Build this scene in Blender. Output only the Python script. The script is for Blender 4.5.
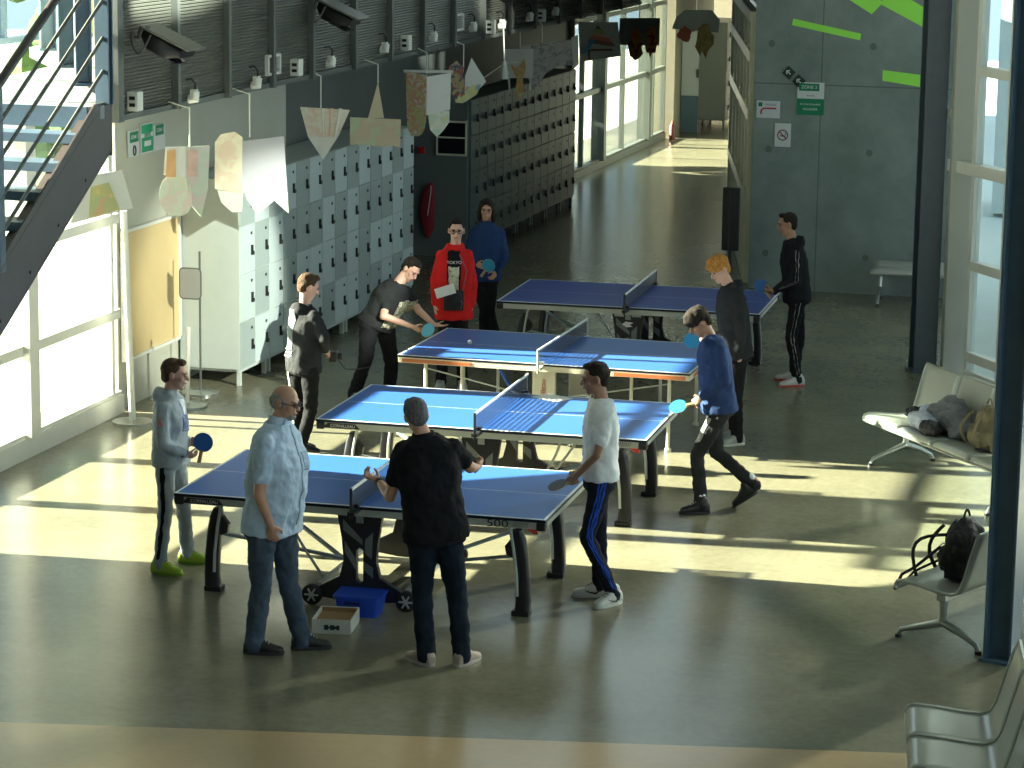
import bpy, bmesh, math, random
from mathutils import Vector, Matrix, Euler, noise

for o in list(bpy.data.objects):
    bpy.data.objects.remove(o, do_unlink=True)
SC = bpy.context.scene
COL = SC.collection
PI = math.pi
rad = math.radians

# ------------------------------------------------------------------ camera
cam_data = bpy.data.cameras.new('camera')
cam_obj = bpy.data.objects.new('camera', cam_data)
COL.objects.link(cam_obj)
cam_data.sensor_width = 36.0
cam_data.lens = 2695.915 / 1024 * 36.0
cam_data.clip_start = 0.1
cam_data.clip_end = 500
CAMROT = ((0.964946, -0.06284, 0.254815), (0.262118, 0.181948, -0.947729), (0.013193, 0.981298, 0.192041))
cam_obj.matrix_world = Matrix.Translation((0, 0, 5.2629)) @ Matrix(CAMROT).to_4x4()
SC.camera = cam_obj

# ------------------------------------------------------------------ light and exposure
SC.view_settings.view_transform = 'Standard'
SC.view_settings.look = 'None'
SC.view_settings.exposure = 0.16
SC.view_settings.gamma = 1.0
SC.view_settings.use_curve_mapping = False

world = bpy.data.worlds.new('sky')
SC.world = world
world.use_nodes = True
wt = world.node_tree
wt.nodes.clear()
wo = wt.nodes.new('ShaderNodeOutputWorld')
wb = wt.nodes.new('ShaderNodeBackground')
wb.inputs['Color'].default_value = (0.68, 0.9, 1.0, 1)
wb.inputs['Strength'].default_value = 1.25
wt.links.new(wb.outputs[0], wo.inputs[0])

def lamp(name, kind, energy, color, loc=(0, 0, 0), direction=(0, 0, -1)):
    d = bpy.data.lights.new(name, kind)
    d.energy = energy
    d.color = color
    o = bpy.data.objects.new(name, d)
    COL.objects.link(o)
    o.location = loc
    o.rotation_euler = Vector(direction).to_track_quat('-Z', 'Y').to_euler()
    return o

AZ, EL = rad(5), rad(19.8)
sun = lamp('sun', 'SUN', 60.0, (1.0, 0.89, 0.66), (-30, 20, 12), (math.cos(AZ) * math.cos(EL), math.sin(AZ) * math.cos(EL), -math.sin(EL)))
sun.data.angle = rad(0.55)
# daylight thrown back by the glazed building across the yard, through the right-hand windows
glint = lamp('facade_glint', 'SPOT', 130000, (1.0, 0.95, 0.82), (7.7, 13.6, 8.0), (Vector((-9.9, 25.0, 0.95)) - Vector((7.7, 13.6, 8.0))))
glint.data.spot_size = rad(6.9)
glint.data.spot_blend = 0.5
glint.data.shadow_soft_size = 0.12
glint2 = lamp('facade_glint', 'SPOT', 160000, (1.0, 0.95, 0.8), (7.9, 13.2, 7.6), (Vector((-9.35, 22.2, 8.6)) - Vector((7.9, 13.2, 7.6))))
glint2.data.spot_size = rad(28); glint2.data.spot_blend = 0.03; glint2.data.shadow_soft_size = 0.1
glint4 = lamp('facade_glint', 'SPOT', 17000, (1.0, 0.93, 0.75), (4.5, 31.0, 8.0), (Vector((-5.2, 16.6, 0)) - Vector((4.5, 31.0, 8.0))))
glint4.data.spot_size = rad(24); glint4.data.spot_blend = 0.3; glint4.data.shadow_soft_size = 0.25
glint3 = lamp('facade_glint', 'SPOT', 150000, (1.0, 0.95, 0.82), (7.9, 16.0, 7.6), (Vector((-9.35, 34.2, 3.9)) - Vector((7.9, 16.0, 7.6))))
glint3.data.spot_size = rad(5.6); glint3.data.spot_blend = 0.2; glint3.data.shadow_soft_size = 0.1

# ------------------------------------------------------------------ materials
MATS = {}
def mat(name, col, rough=0.5, metal=0.0, var=0.0, scale=8.0, bump=0.0, bscale=40.0, spec=0.5, sheen=0.0, trans=0.0, alpha=1.0, stretch=None, col2=None):
    if name in MATS:
        return MATS[name]
    m = bpy.data.materials.new(name)
    m.use_nodes = True
    nt = m.node_tree
    b = nt.nodes['Principled BSDF']
    b.inputs['Base Color'].default_value = (*col, 1)
    b.inputs['Roughness'].default_value = rough
    b.inputs['Metallic'].default_value = metal
    b.inputs['Specular IOR Level'].default_value = spec
    if sheen:
        b.inputs['Sheen Weight'].default_value = sheen
    if trans:
        b.inputs['Transmission Weight'].default_value = trans
    if alpha < 1:
        b.inputs['Alpha'].default_value = alpha
    tc = nt.nodes.new('ShaderNodeTexCoord')
    mp = nt.nodes.new('ShaderNodeMapping')
    nt.links.new(tc.outputs['Object'], mp.inputs[0])
    if stretch:
        mp.inputs['Scale'].default_value = stretch
    if var > 0 or col2:
        n = nt.nodes.new('ShaderNodeTexNoise')
        n.inputs['Scale'].default_value = scale
        n.inputs['Detail'].default_value = 6
        n.inputs['Roughness'].default_value = 0.6
        nt.links.new(mp.outputs[0], n.inputs['Vector'])
        r = nt.nodes.new('ShaderNodeValToRGB')
        r.color_ramp.elements[0].position = 0.3
        r.color_ramp.elements[1].position = 0.72
        c2 = col2 if col2 else tuple(min(1, c * (1 + var)) for c in col)
        c1 = col if col2 else tuple(c * (1 - var) for c in col)
        r.color_ramp.elements[0].color = (*c1, 1)
        r.color_ramp.elements[1].color = (*c2, 1)
        nt.links.new(n.outputs['Fac'], r.inputs[0])
        nt.links.new(r.outputs[0], b.inputs['Base Color'])
    if bump > 0:
        n2 = nt.nodes.new('ShaderNodeTexNoise')
        n2.inputs['Scale'].default_value = bscale
        n2.inputs['Detail'].default_value = 4
        nt.links.new(mp.outputs[0], n2.inputs['Vector'])
        bp = nt.nodes.new('ShaderNodeBump')
        bp.inputs['Strength'].default_value = bump
        bp.inputs['Distance'].default_value = 0.02
        nt.links.new(n2.outputs['Fac'], bp.inputs['Height'])
        nt.links.new(bp.outputs[0], b.inputs['Normal'])
    MATS[name] = m
    return m

def nodes_of(m):
    return m.node_tree, m.node_tree.nodes['Principled BSDF']

def mathn(nt, op, a, b=None, c=None):
    n = nt.nodes.new('ShaderNodeMath')
    n.operation = op
    for i, v in enumerate((a, b, c)):
        if v is None:
            continue
        if isinstance(v, (int, float)):
            n.inputs[i].default_value = v
        else:
            nt.links.new(v, n.inputs[i])
    return n.outputs[0]

def mixc(nt, fac, a, b):
    n = nt.nodes.new('ShaderNodeMix')
    n.data_type = 'RGBA'
    if isinstance(fac, (int, float)):
        n.inputs[0].default_value = fac
    else:
        nt.links.new(fac, n.inputs[0])
    for i, v in ((6, a), (7, b)):
        if isinstance(v, tuple):
            n.inputs[i].default_value = (*v, 1)
        else:
            nt.links.new(v, n.inputs[i])
    return n.outputs[2]

def object_xyz(nt):
    tc = nt.nodes.new('ShaderNodeTexCoord')
    s = nt.nodes.new('ShaderNodeSeparateXYZ')
    nt.links.new(tc.outputs['Object'], s.inputs[0])
    return s.outputs[0], s.outputs[1], s.outputs[2], tc

def floor_material():
    m = mat('resin_floor', (0.15, 0.15, 0.11), 0.28, spec=0.5)
    nt, b = nodes_of(m)
    x, y, z, tc = object_xyz(nt)
    n1 = nt.nodes.new('ShaderNodeTexNoise'); n1.inputs['Scale'].default_value = 0.9; n1.inputs['Detail'].default_value = 8; n1.inputs['Roughness'].default_value = 0.65
    n2 = nt.nodes.new('ShaderNodeTexNoise'); n2.inputs['Scale'].default_value = 14; n2.inputs['Detail'].default_value = 6; n2.inputs['Roughness'].default_value = 0.7
    for n in (n1, n2):
        nt.links.new(tc.outputs['Object'], n.inputs['Vector'])
    f = mathn(nt, 'ADD', mathn(nt, 'MULTIPLY', n1.outputs['Fac'], 0.6), mathn(nt, 'MULTIPLY', n2.outputs['Fac'], 0.4))
    r = nt.nodes.new('ShaderNodeValToRGB')
    r.color_ramp.elements[0].position = 0.34; r.color_ramp.elements[0].color = (0.14, 0.136, 0.095, 1)
    r.color_ramp.elements[1].position = 0.66; r.color_ramp.elements[1].color = (0.24, 0.228, 0.16, 1)
    nt.links.new(f, r.inputs[0])
    # the tan strip of flooring in front of the stairs
    edge = mathn(nt, 'SUBTRACT', mathn(nt, 'ADD', mathn(nt, 'MULTIPLY', x, 0.2), 15.93), y)
    band = mathn(nt, 'GREATER_THAN', edge, 0.0)
    tan = mixc(nt, n2.outputs['Fac'], (0.44, 0.32, 0.18), (0.54, 0.4, 0.24))
    nt.links.new(mixc(nt, band, r.outputs[0], tan), b.inputs['Base Color'])
    rr = mathn(nt, 'MULTIPLY_ADD', n2.outputs['Fac'], 0.16, 0.15)
    nt.links.new(rr, b.inputs['Roughness'])
    bp = nt.nodes.new('ShaderNodeBump'); bp.inputs['Strength'].default_value = 0.08; bp.inputs['Distance'].default_value = 0.01
    nt.links.new(n1.outputs['Fac'], bp.inputs['Height'])
    nt.links.new(bp.outputs[0], b.inputs['Normal'])
    return m

def concrete_material():
    m = mat('cast_concrete', (0.2, 0.23, 0.21), 0.75)
    nt, b = nodes_of(m)
    x, y, z, tc = object_xyz(nt)
    n1 = nt.nodes.new('ShaderNodeTexNoise'); n1.inputs['Scale'].default_value = 1.6; n1.inputs['Detail'].default_value = 9; n1.inputs['Roughness'].default_value = 0.7
    nt.links.new(tc.outputs['Object'], n1.inputs['Vector'])
    r = nt.nodes.new('ShaderNodeValToRGB')
    r.color_ramp.elements[0].position = 0.3; r.color_ramp.elements[0].color = (0.15, 0.19, 0.185, 1)
    r.color_ramp.elements[1].position = 0.7; r.color_ramp.elements[1].color = (0.25, 0.3, 0.29, 1)
    nt.links.new(n1.outputs['Fac'], r.inputs[0])
    # formwork joints every 1.25 m across (offset) and at 2.6 m height, tie holes between
    jx = mathn(nt, 'LESS_THAN', mathn(nt, 'ABSOLUTE', mathn(nt, 'SUBTRACT', mathn(nt, 'FRACT', mathn(nt, 'DIVIDE', mathn(nt, 'ADD', x, 105.62), 1.25)), 0.5)), 0.006)
    jz = mathn(nt, 'LESS_THAN', mathn(nt, 'ABSOLUTE', mathn(nt, 'SUBTRACT', z, 2.56)), 0.008)
    hx = mathn(nt, 'SUBTRACT', mathn(nt, 'FRACT', mathn(nt, 'DIVIDE', mathn(nt, 'ADD', x, 105.0), 1.25)), 0.5)
    hz = mathn(nt, 'SUBTRACT', mathn(nt, 'FRACT', mathn(nt, 'DIVIDE', mathn(nt, 'ADD', z, 100.3), 1.3)), 0.5)
    rr = mathn(nt, 'ADD', mathn(nt, 'MULTIPLY', hx, hx), mathn(nt, 'MULTIPLY', hz, hz))
    hole = mathn(nt, 'LESS_THAN', rr, 0.0011)
    j = mathn(nt, 'MAXIMUM', mathn(nt, 'MAXIMUM', jx, jz), hole)
    nt.links.new(mixc(nt, mathn(nt, 'MULTIPLY', j, 0.55), r.outputs[0], (0.05, 0.06, 0.055)), b.inputs['Base Color'])
    bp = nt.nodes.new('ShaderNodeBump'); bp.inputs['Strength'].default_value = 0.2; bp.inputs['Distance'].default_value = 0.02
    nt.links.new(n1.outputs['Fac'], bp.inputs['Height'])
    nt.links.new(bp.outputs[0], b.inputs['Normal'])
    return m

def tabletop_material(name, blue):
    m = mat(name, blue, 0.35, spec=0.22)
    nt, b = nodes_of(m)
    x, y, z, tc = object_xyz(nt)
    ex = mathn(nt, 'GREATER_THAN', mathn(nt, 'ABSOLUTE', x), 1.35)
    ey = mathn(nt, 'GREATER_THAN', mathn(nt, 'ABSOLUTE', y), 0.7425)
    ce = mathn(nt, 'LESS_THAN', mathn(nt, 'ABSOLUTE', y), 0.0035)
    top = mathn(nt, 'GREATER_THAN', z, 0.757)
    w = mathn(nt, 'MULTIPLY', mathn(nt, 'MAXIMUM', mathn(nt, 'MAXIMUM', ex, ey), ce), top)
    gap = mathn(nt, 'LESS_THAN', mathn(nt, 'ABSOLUTE', x), 0.003)
    side = mathn(nt, 'SUBTRACT', 1.0, top)
    c = mixc(nt, w, blue, (0.72, 0.76, 0.8))
    c = mixc(nt, gap, c, (0.01, 0.015, 0.03))
    c = mixc(nt, side, c, (0.008, 0.012, 0.03))
    nt.links.new(c, b.inputs['Base Color'])
    n1 = nt.nodes.new('ShaderNodeTexNoise'); n1.inputs['Scale'].default_value = 900
    nt.links.new(tc.outputs['Object'], n1.inputs['Vector'])
    bp = nt.nodes.new('ShaderNodeBump'); bp.inputs['Strength'].default_value = 0.05; bp.inputs['Distance'].default_value = 0.001
    nt.links.new(n1.outputs['Fac'], bp.inputs['Height'])
    nt.links.new(bp.outputs[0], b.inputs['Normal'])
    return m

def mesh_fabric(name, col, scale, hole):
    """see-through woven or perforated stuff: the holes are cut by the shader's alpha, in object space"""
    m = mat(name, col, 0.7)
    nt, b = nodes_of(m)
    x, y, z, tc = object_xyz(nt)
    def cell(v):
        return mathn(nt, 'LESS_THAN', mathn(nt, 'ABSOLUTE', mathn(nt, 'SUBTRACT', mathn(nt, 'FRACT', mathn(nt, 'MULTIPLY', v, scale)), 0.5)), hole)
    h = mathn(nt, 'MULTIPLY', cell(mathn(nt, 'ADD', x, y)), cell(z))
    nt.links.new(mathn(nt, 'SUBTRACT', 1.0, h), b.inputs['Alpha'])
    return m

def louvre_material():
    m = mat('louvre_metal', (0.19, 0.2, 0.17), 0.45, metal=0.0, var=0.06, scale=3)
    nt, b = nodes_of(m)
    x, y, z, tc = object_xyz(nt)
    s = mathn(nt, 'SINE', mathn(nt, 'MULTIPLY', z, 2 * PI / 0.03))
    bp = nt.nodes.new('ShaderNodeBump'); bp.inputs['Strength'].default_value = 1.0; bp.inputs['Distance'].default_value = 0.02
    nt.links.new(s, bp.inputs['Height'])
    nt.links.new(bp.outputs[0], b.inputs['Normal'])
    return m

def glass(name='window_glass', tint=(0.93, 0.98, 0.97), refl=0.08):
    m = bpy.data.materials.new(name)
    m.use_nodes = True
    nt = m.node_tree
    nt.nodes.clear()
    o = nt.nodes.new('ShaderNodeOutputMaterial')
    t = nt.nodes.new('ShaderNodeBsdfTransparent'); t.inputs[0].default_value = (*tint, 1)
    g = nt.nodes.new('ShaderNodeBsdfGlossy'); g.inputs['Roughness'].default_value = 0.02
    lw = nt.nodes.new('ShaderNodeLayerWeight'); lw.inputs['Blend'].default_value = 0.5
    pw = nt.nodes.new('ShaderNodeMath'); pw.operation = 'POWER'; pw.inputs[1].default_value = 4.0
    nt.links.new(lw.outputs['Facing'], pw.inputs[0])
    fr = nt.nodes.new('ShaderNodeMath'); fr.operation = 'MULTIPLY_ADD'; fr.inputs[1].default_value = 0.8; fr.inputs[2].default_value = 0.04
    nt.links.new(pw.outputs[0], fr.inputs[0])
    mx = nt.nodes.new('ShaderNodeMixShader')
    nt.links.new(fr.outputs[0], mx.inputs[0]); nt.links.new(t.outputs[0], mx.inputs[1]); nt.links.new(g.outputs[0], mx.inputs[2])
    nt.links.new(mx.outputs[0], o.inputs[0])
    return m

FLOOR = floor_material()
CONC = concrete_material()
GLASS = glass()
GLASS2 = glass('tinted_glass', (0.3, 0.33, 0.3))
LOUVRE = louvre_material()
WHITEWALL = mat('painted_wall', (0.5, 0.5, 0.42), 0.6, var=0.05, scale=2)
DARKWALL = mat('grey_wall', (0.11, 0.125, 0.12), 0.6, var=0.08, scale=2)
FRAME = mat('window_frame_paint', (0.74, 0.74, 0.7), 0.35, var=0.03)
CREAM = mat('cream_frame_paint', (0.72, 0.7, 0.54), 0.4, var=0.05)
STEEL = mat('blue_grey_steel', (0.07, 0.125, 0.185), 0.35, var=0.1, scale=5)
GREYSTEEL = mat('grey_painted_steel', (0.1, 0.11, 0.105), 0.4, var=0.08, scale=5)
STAIRSTEEL = mat('dark_stair_steel', (0.055, 0.05, 0.05), 0.38, var=0.12, scale=6)
CHROME = mat('brushed_steel', (0.5, 0.52, 0.5), 0.28, metal=0.85)
BLACK = mat('black_plastic', (0.012, 0.012, 0.014), 0.4, var=0.1)
WHITEPL = mat('white_plastic', (0.75, 0.75, 0.7), 0.4)
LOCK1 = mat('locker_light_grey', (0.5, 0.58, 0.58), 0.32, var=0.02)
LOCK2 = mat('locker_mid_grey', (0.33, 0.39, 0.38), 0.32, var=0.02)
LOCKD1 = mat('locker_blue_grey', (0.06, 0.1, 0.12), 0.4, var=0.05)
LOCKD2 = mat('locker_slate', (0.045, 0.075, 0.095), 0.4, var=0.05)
LOCK3 = mat('locker_body', (0.45, 0.5, 0.48), 0.35, var=0.03)

# ------------------------------------------------------------------ mesh helpers
class MB:
    """collects simple shapes into one mesh"""
    def __init__(self):
        self.bm = bmesh.new()
    def box(self, c, s, rz=0.0, m=None):
        r = bmesh.ops.create_cube(self.bm, size=1.0)
        M = Matrix.Translation(Vector(c)) @ (m.to_4x4() if m else Matrix.Rotation(rz, 4, 'Z')) @ Matrix.Diagonal((*s, 1))
        bmesh.ops.transform(self.bm, matrix=M, verts=r['verts'])
        return self
    def beam(self, p0, p1, w, h, up=(0, 0, 1)):
        p0, p1 = Vector(p0), Vector(p1)
        d = (p1 - p0); L = d.length; d.normalize()
        upv = Vector(up)
        x = d.cross(upv)
        if x.length < 1e-4:
            x = d.cross(Vector((0, 1, 0)))
        x.normalize(); z = x.cross(d)
        R = Matrix((x, d, z)).transposed()
        return self.box((p0 + p1) / 2, (w, L, h), m=R)
    def tube(self, pts, r, n=10, closed=False):
        pts = [Vector(p) for p in pts]
        rs = r if isinstance(r, (list, tuple)) else [r] * len(pts)
        rings = []
        N = len(pts)
        prevx = None
        for i, p in enumerate(pts):
            if closed:
                d = pts[(i + 1) % N] - pts[i - 1]
            else:
                d = pts[min(i + 1, N - 1)] - pts[max(i - 1, 0)]
            d.normalize()
            if prevx is None:
                a = Vector((0, 0, 1)) if abs(d.z) < 0.9 else Vector((1, 0, 0))
                x = d.cross(a).normalized()
            else:
                x = (prevx - d * prevx.dot(d)).normalized()
            prevx = x
            y = d.cross(x)
            rings.append([self.bm.verts.new(p + (x * math.cos(2 * PI * k / n) + y * math.sin(2 * PI * k / n)) * rs[i]) for k in range(n)])
        last = N if closed else N - 1
        for i in range(last):
            a, b = rings[i], rings[(i + 1) % N]
            for k in range(n):
                self.bm.faces.new((a[k], a[(k + 1) % n], b[(k + 1) % n], b[k]))
        if not closed:
            self.bm.faces.new(rings[0][::-1]); self.bm.faces.new(rings[-1])
        return self
    def disc(self, c, axis, r, t, n=24):
        c, a = Vector(c), Vector(axis).normalized()
        return self.tube([c - a * t / 2, c + a * t / 2], r, n)
    def ball(self, c, r, rot=None, seg=16):
        if isinstance(r, (int, float)):
            r = (r, r, r)
        v = bmesh.ops.create_uvsphere(self.bm, u_segments=seg, v_segments=max(6, seg * 2 // 3), radius=1.0)['verts']
        M = Matrix.Translation(Vector(c)) @ (rot.to_4x4() if rot else Matrix.Identity(4)) @ Matrix.Diagonal((*r, 1))
        bmesh.ops.transform(self.bm, matrix=M, verts=v)
        return self
    def limb(self, p0, p1, r0, r1, n=14):
        """a tapered segment with rounded ends"""
        self.tube([p0, p1], [r0, r1], n)
        self.ball(p0, r0, seg=n); self.ball(p1, r1, seg=n)
        return self
    def loft(self, rings, n=24, power=2.0):
        """rings: (centre, half-width vector, half-depth vector)"""
        R = []
        for c, a, b in rings:
            c, a, b = Vector(c), Vector(a), Vector(b)
            row = []
            for k in range(n):
                t = 2 * PI * k / n
                ct, st = math.cos(t), math.sin(t)
                e = 2.0 / power
                row.append(self.bm.verts.new(c + a * math.copysign(abs(ct) ** e, ct) + b * math.copysign(abs(st) ** e, st)))
            R.append(row)
        for i in range(len(R) - 1):
            for k in range(n):
                self.bm.faces.new((R[i][k], R[i][(k + 1) % n], R[i + 1][(k + 1) % n], R[i + 1][k]))
        self.bm.faces.new(R[0][::-1]); self.bm.faces.new(R[-1])
        return self
    def prism(self, poly, o, ax, ay, depth):
        """polygon poly (2-D) in the plane o + x*ax + y*ay, thickened by the vector depth"""
        o, ax, ay, dv = Vector(o), Vector(ax), Vector(ay), Vector(depth)
        a = [self.bm.verts.new(o + ax * x + ay * y) for x, y in poly]
        b = [self.bm.verts.new(o + ax * x + ay * y + dv) for x, y in poly]
        n = len(poly)
        self.bm.faces.new(a[::-1]); self.bm.faces.new(b)
        for k in range(n):
            self.bm.faces.new((a[k], a[(k + 1) % n], b[(k + 1) % n], b[k]))
        return self
    def sheet(self, grid, thick=0.0):
        """grid of points (rows of rows) as an open surface"""
        V = [[self.bm.verts.new(Vector(p)) for p in row] for row in grid]
        for i in range(len(V) - 1):
            for j in range(len(V[0]) - 1):
                self.bm.faces.new((V[i][j], V[i][j + 1], V[i + 1][j + 1], V[i + 1][j]))
        if thick:
            pass
        return self
    def build(self, name, m, parent=None, origin=None, smooth=False, bevel=0.0, world=False, kind=None):
        bm = self.bm
        bmesh.ops.recalc_face_normals(bm, faces=bm.faces[:])
        if origin is not None:
            bmesh.ops.translate(bm, verts=bm.verts[:], vec=-Vector(origin))
        if parent is not None and world:
            M = Matrix.Identity(4); q = parent; chain = []
            while q is not None:
                chain.append(q.matrix_basis.copy()); q = q.parent
            for k in reversed(chain):
                M = M @ k
            bmesh.ops.transform(bm, matrix=M.inverted(), verts=bm.verts[:])
        me = bpy.data.meshes.new(name)
        bm.to_mesh(me); bm.free()
        me.materials.append(m)
        if smooth:
            for p in me.polygons:
                p.use_smooth = True
            if smooth == 'auto':
                me.set_sharp_from_angle(angle=rad(40))
        o = bpy.data.objects.new(name, me)
        COL.objects.link(o)
        if origin is not None:
            o.location = origin
        if parent is not None:
            o.parent = parent
        if bevel:
            bv = o.modifiers.new('bevel', 'BEVEL'); bv.width = bevel; bv.segments = 2; bv.limit_method = 'ANGLE'
        if kind:
            o['kind'] = kind
        return o

def root(name, loc, rz=0.0):
    o = bpy.data.objects.new(name, None)
    o.empty_display_size = 0.2
    o.location = loc
    o.rotation_euler = (0, 0, rz)
    COL.objects.link(o)
    return o

def tag(o, label=None, cat=None, group=None, kind=None):
    if label: o['label'] = label
    if cat: o['category'] = cat
    if group: o['group'] = group
    if kind: o['kind'] = kind
    return o

def copy_tree(o, parent=None):
    c = o.copy()
    COL.objects.link(c)
    c.parent = parent
    for ch in CHILD.get(o.name, []):
        copy_tree(ch, c)
    return c
CHILD = {}
def register(o):
    """remember the tree below o so that copies need no depsgraph"""
    ch = [q for q in bpy.data.objects if q.parent == o]
    CHILD[o.name] = ch
    for q in ch:
        register(q)
    return o

def text_mesh(s, size, name, m, parent, loc, rot, depth=0.002, align='CENTER', world_m=None):
    cu = bpy.data.curves.new(name + '_curve', 'FONT')
    cu.body = s; cu.size = size; cu.extrude = depth / 2
    cu.align_x = align; cu.align_y = 'CENTER'
    to = bpy.data.objects.new(name + '_tmp', cu)
    COL.objects.link(to)
    bpy.context.view_layer.update()
    me = bpy.data.meshes.new_from_object(to)
    bpy.data.objects.remove(to, do_unlink=True)
    me.materials.clear(); me.materials.append(m)
    R = rot if isinstance(rot, Matrix) else Euler(rot).to_matrix()
    me.transform(Matrix.Translation(Vector(loc)) @ R.to_4x4())
    o = bpy.data.objects.new(name, me)
    COL.objects.link(o)
    o.parent = parent
    return o

def arc(p0, p1, sag, n=8):
    p0, p1, sag = Vector(p0), Vector(p1), Vector(sag)
    return [p0.lerp(p1, k / n) + sag * math.sin(PI * k / n) for k in range(n + 1)]

# ------------------------------------------------------------------ the shell
def structure(name, mb, m, **k):
    return mb.build(name, m, kind='structure', **k)

structure('floor', MB().prism([(-10.4, -3), (8.4, -3), (8.4, 11.0), (-2.75, 27.8), (-3.3, 33.3), (-5.7, 33.3), (-7.1, 39.2), (-9.2, 58), (-12, 58), (-12, 32.7), (-10.4, 32.7)], (0, 0, -0.2), (1, 0, 0), (0, 1, 0), (0, 0, 0.2)), FLOOR)
structure('floor_gallery', MB().prism([(-8.4, 19.12), (-9.3, 20.8), (-9.42, 21.4), (-9.42, 60), (-12.0, 60), (-12.0, 26.5), (-11.6, 24.6), (-10.45, 22.9), (-10.0, 19.0), (-8.5, 18.98)], (0, 0, 3.25), (1, 0, 0), (0, 1, 0), (0, 0, 0.1)),
          mat('gallery_floor', (0.3, 0.34, 0.35), 0.3, var=0.1, scale=1.5))
structure('trim_1', MB().box((-9.25, 18.96, 3.27), (1.56, 0.03, 0.16)), STEEL)
structure('ceiling', MB().box((-4, 15.7, 8.1), (26, 37.4, 0.2)), mat('ceiling_grey', (0.16, 0.18, 0.18), 0.8, var=0.05))

# left wall: solid pieces around the glazing (18.0 < y < 23.45)
wl = MB()
wl.box((-10.3, 14.0, 4.0), (0.2, 8.0, 8.0))
wl.box((-10.3, 25.8, 1.62), (0.2, 4.7, 3.24))
wl.box((-10.3, 28.9, 5.7), (0.2, 10.9, 4.7))
wl.box((-10.3, 47.4, 3.9), (0.2, 26.0, 1.1))
structure('wall_left', wl, WHITEWALL)
structure('wall_left', MB().box((-10.3, 30.45, 1.62), (0.2, 4.6, 3.24)).box((-10.6, 32.8, 1.62), (0.5, 0.1, 3.24)).box((-10.85, 38.1, 1.62), (0.2, 10.7, 3.24)), DARKWALL)  # darker copy of the same wall, painting in the light falling off

def window_wall(name, p0, p1, zs, divs, fr=0.06, depth=0.09, sill=0.0, m=FRAME, g=GLASS, heavy=()):
    """a run of glazing from p0 to p1: mullions at the fractions divs, rails at heights zs, one pane per bay"""
    p0, p1 = Vector((*p0, 0)), Vector((*p1, 0))
    d = (p1 - p0); L = d.length; d.normalize()
    nrm = Vector((-d.y, d.x, 0))
    ang = math.atan2(d.y, d.x)
    f = MB()
    for t in divs:
        w = fr * (3.0 if t in heavy else 1.0)
        dd = depth * (2.6 if t in heavy else 1.0)
        c = p0 + d * (L * t)
        f.box((c.x, c.y, (zs[0] + zs[-1]) / 2), (w, dd, zs[-1] - zs[0]), ang)
    for i, z in enumerate(zs):
        c = (p0 + p1) / 2
        f.box((c.x, c.y, z), (L, depth * 1.15, fr * (1.4 if i else 1.0)), ang)
    if sill:
        c = (p0 + p1) / 2
        f.box((c.x, c.y, sill / 2), (L, depth * 1.7, sill), ang)
    o = f.build(name, m, kind='structure')
    gm = MB()
    for a, b in zip(divs[:-1], divs[1:]):
        for z0, z1 in zip(zs[:-1], zs[1:]):
            c = p0 + d * (L * (a + b) / 2)
            gm.box((c.x, c.y, (z0 + z1) / 2), (L * (b - a) - fr, 0.012, z1 - z0 - fr), ang)
    gm.build('pane', g, parent=o)
    return o

# ground floor glazing on the left; heavy white posts at 18.0, 19.68, 21.37
window_wall('window_1', (-10.2, 18.0), (-10.2, 23.4), [0.18, 0.96, 1.87, 3.2], [0.0, 0.311, 0.624, 0.97], sill=0.18, heavy=(0.0, 0.311, 0.624), fr=0.065)
window_wall('window_2', (-11.9, 19.0), (-11.9, 26.5), [3.4, 4.6, 6.2, 8.0], [0, 0.25, 0.5, 0.75, 1.0], m=STEEL)
structure('wall_front', MB().box((-1, -3.1, 4.0), (18.6, 0.2, 8.0)), WHITEWALL)
wl2 = MB().box((-10.3, 3.5, 4.0), (0.2, 13.0, 8.0))
structure('wall_left', wl2, WHITEWALL)
structure('wall_gallery', MB().box((-12.0, 30.5, 5.7), (0.2, 8.0, 4.7)).box((-12.0, 47.4, 3.9), (0.2, 26.0, 1.1)), WHITEWALL)

# corridor glazing
window_wall('window_3', (-10.7, 43.3), (-10.7, 50.6), [0.12, 1.35, 2.6, 3.3], [0.0, 0.10, 0.28, 0.52, 0.78, 0.86, 1.0], sill=0.12, m=mat('corridor_frame', (0.13, 0.15, 0.14), 0.4), heavy=(0.28, 0.78))
structure('wall_corridor', MB().box((-10.75, 51.0, 1.7), (0.5, 0.6, 3.4)).box((-10.85, 53.5, 1.7), (0.2, 4.6, 3.4)).box((-9.6, 58.0, 1.7), (4.0, 0.2, 3.4)), mat('cream_wall', (0.22, 0.22, 0.17), 0.6, var=0.05))
structure('ceiling_corridor', MB().box((-7.5, 45.9, 3.65), (3.7, 25.4, 0.1)), DARKWALL)

# cream glazed partition down the right of the corridor
part = window_wall('window_4', (-5.88, 33.2), (-7.22, 39.1), [0.08, 1.05, 2.13, 2.86, 3.35], [0, 0.14, 0.29, 0.45, 0.62, 0.8, 1.0], m=CREAM, g=GLASS2, fr=0.1)
structure('wall_partition_infill', MB().beam((-5.7, 33.3, 4.2), (-7.1, 39.2, 4.2), 0.1, 1.6).beam((-7.1, 39.2, 1.8), (-9.45, 53.2, 1.8), 0.12, 3.6).beam((-9.4, 53.2, 1.8), (-9.2, 58, 1.8), 0.12, 3.6), DARKWALL)

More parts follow.
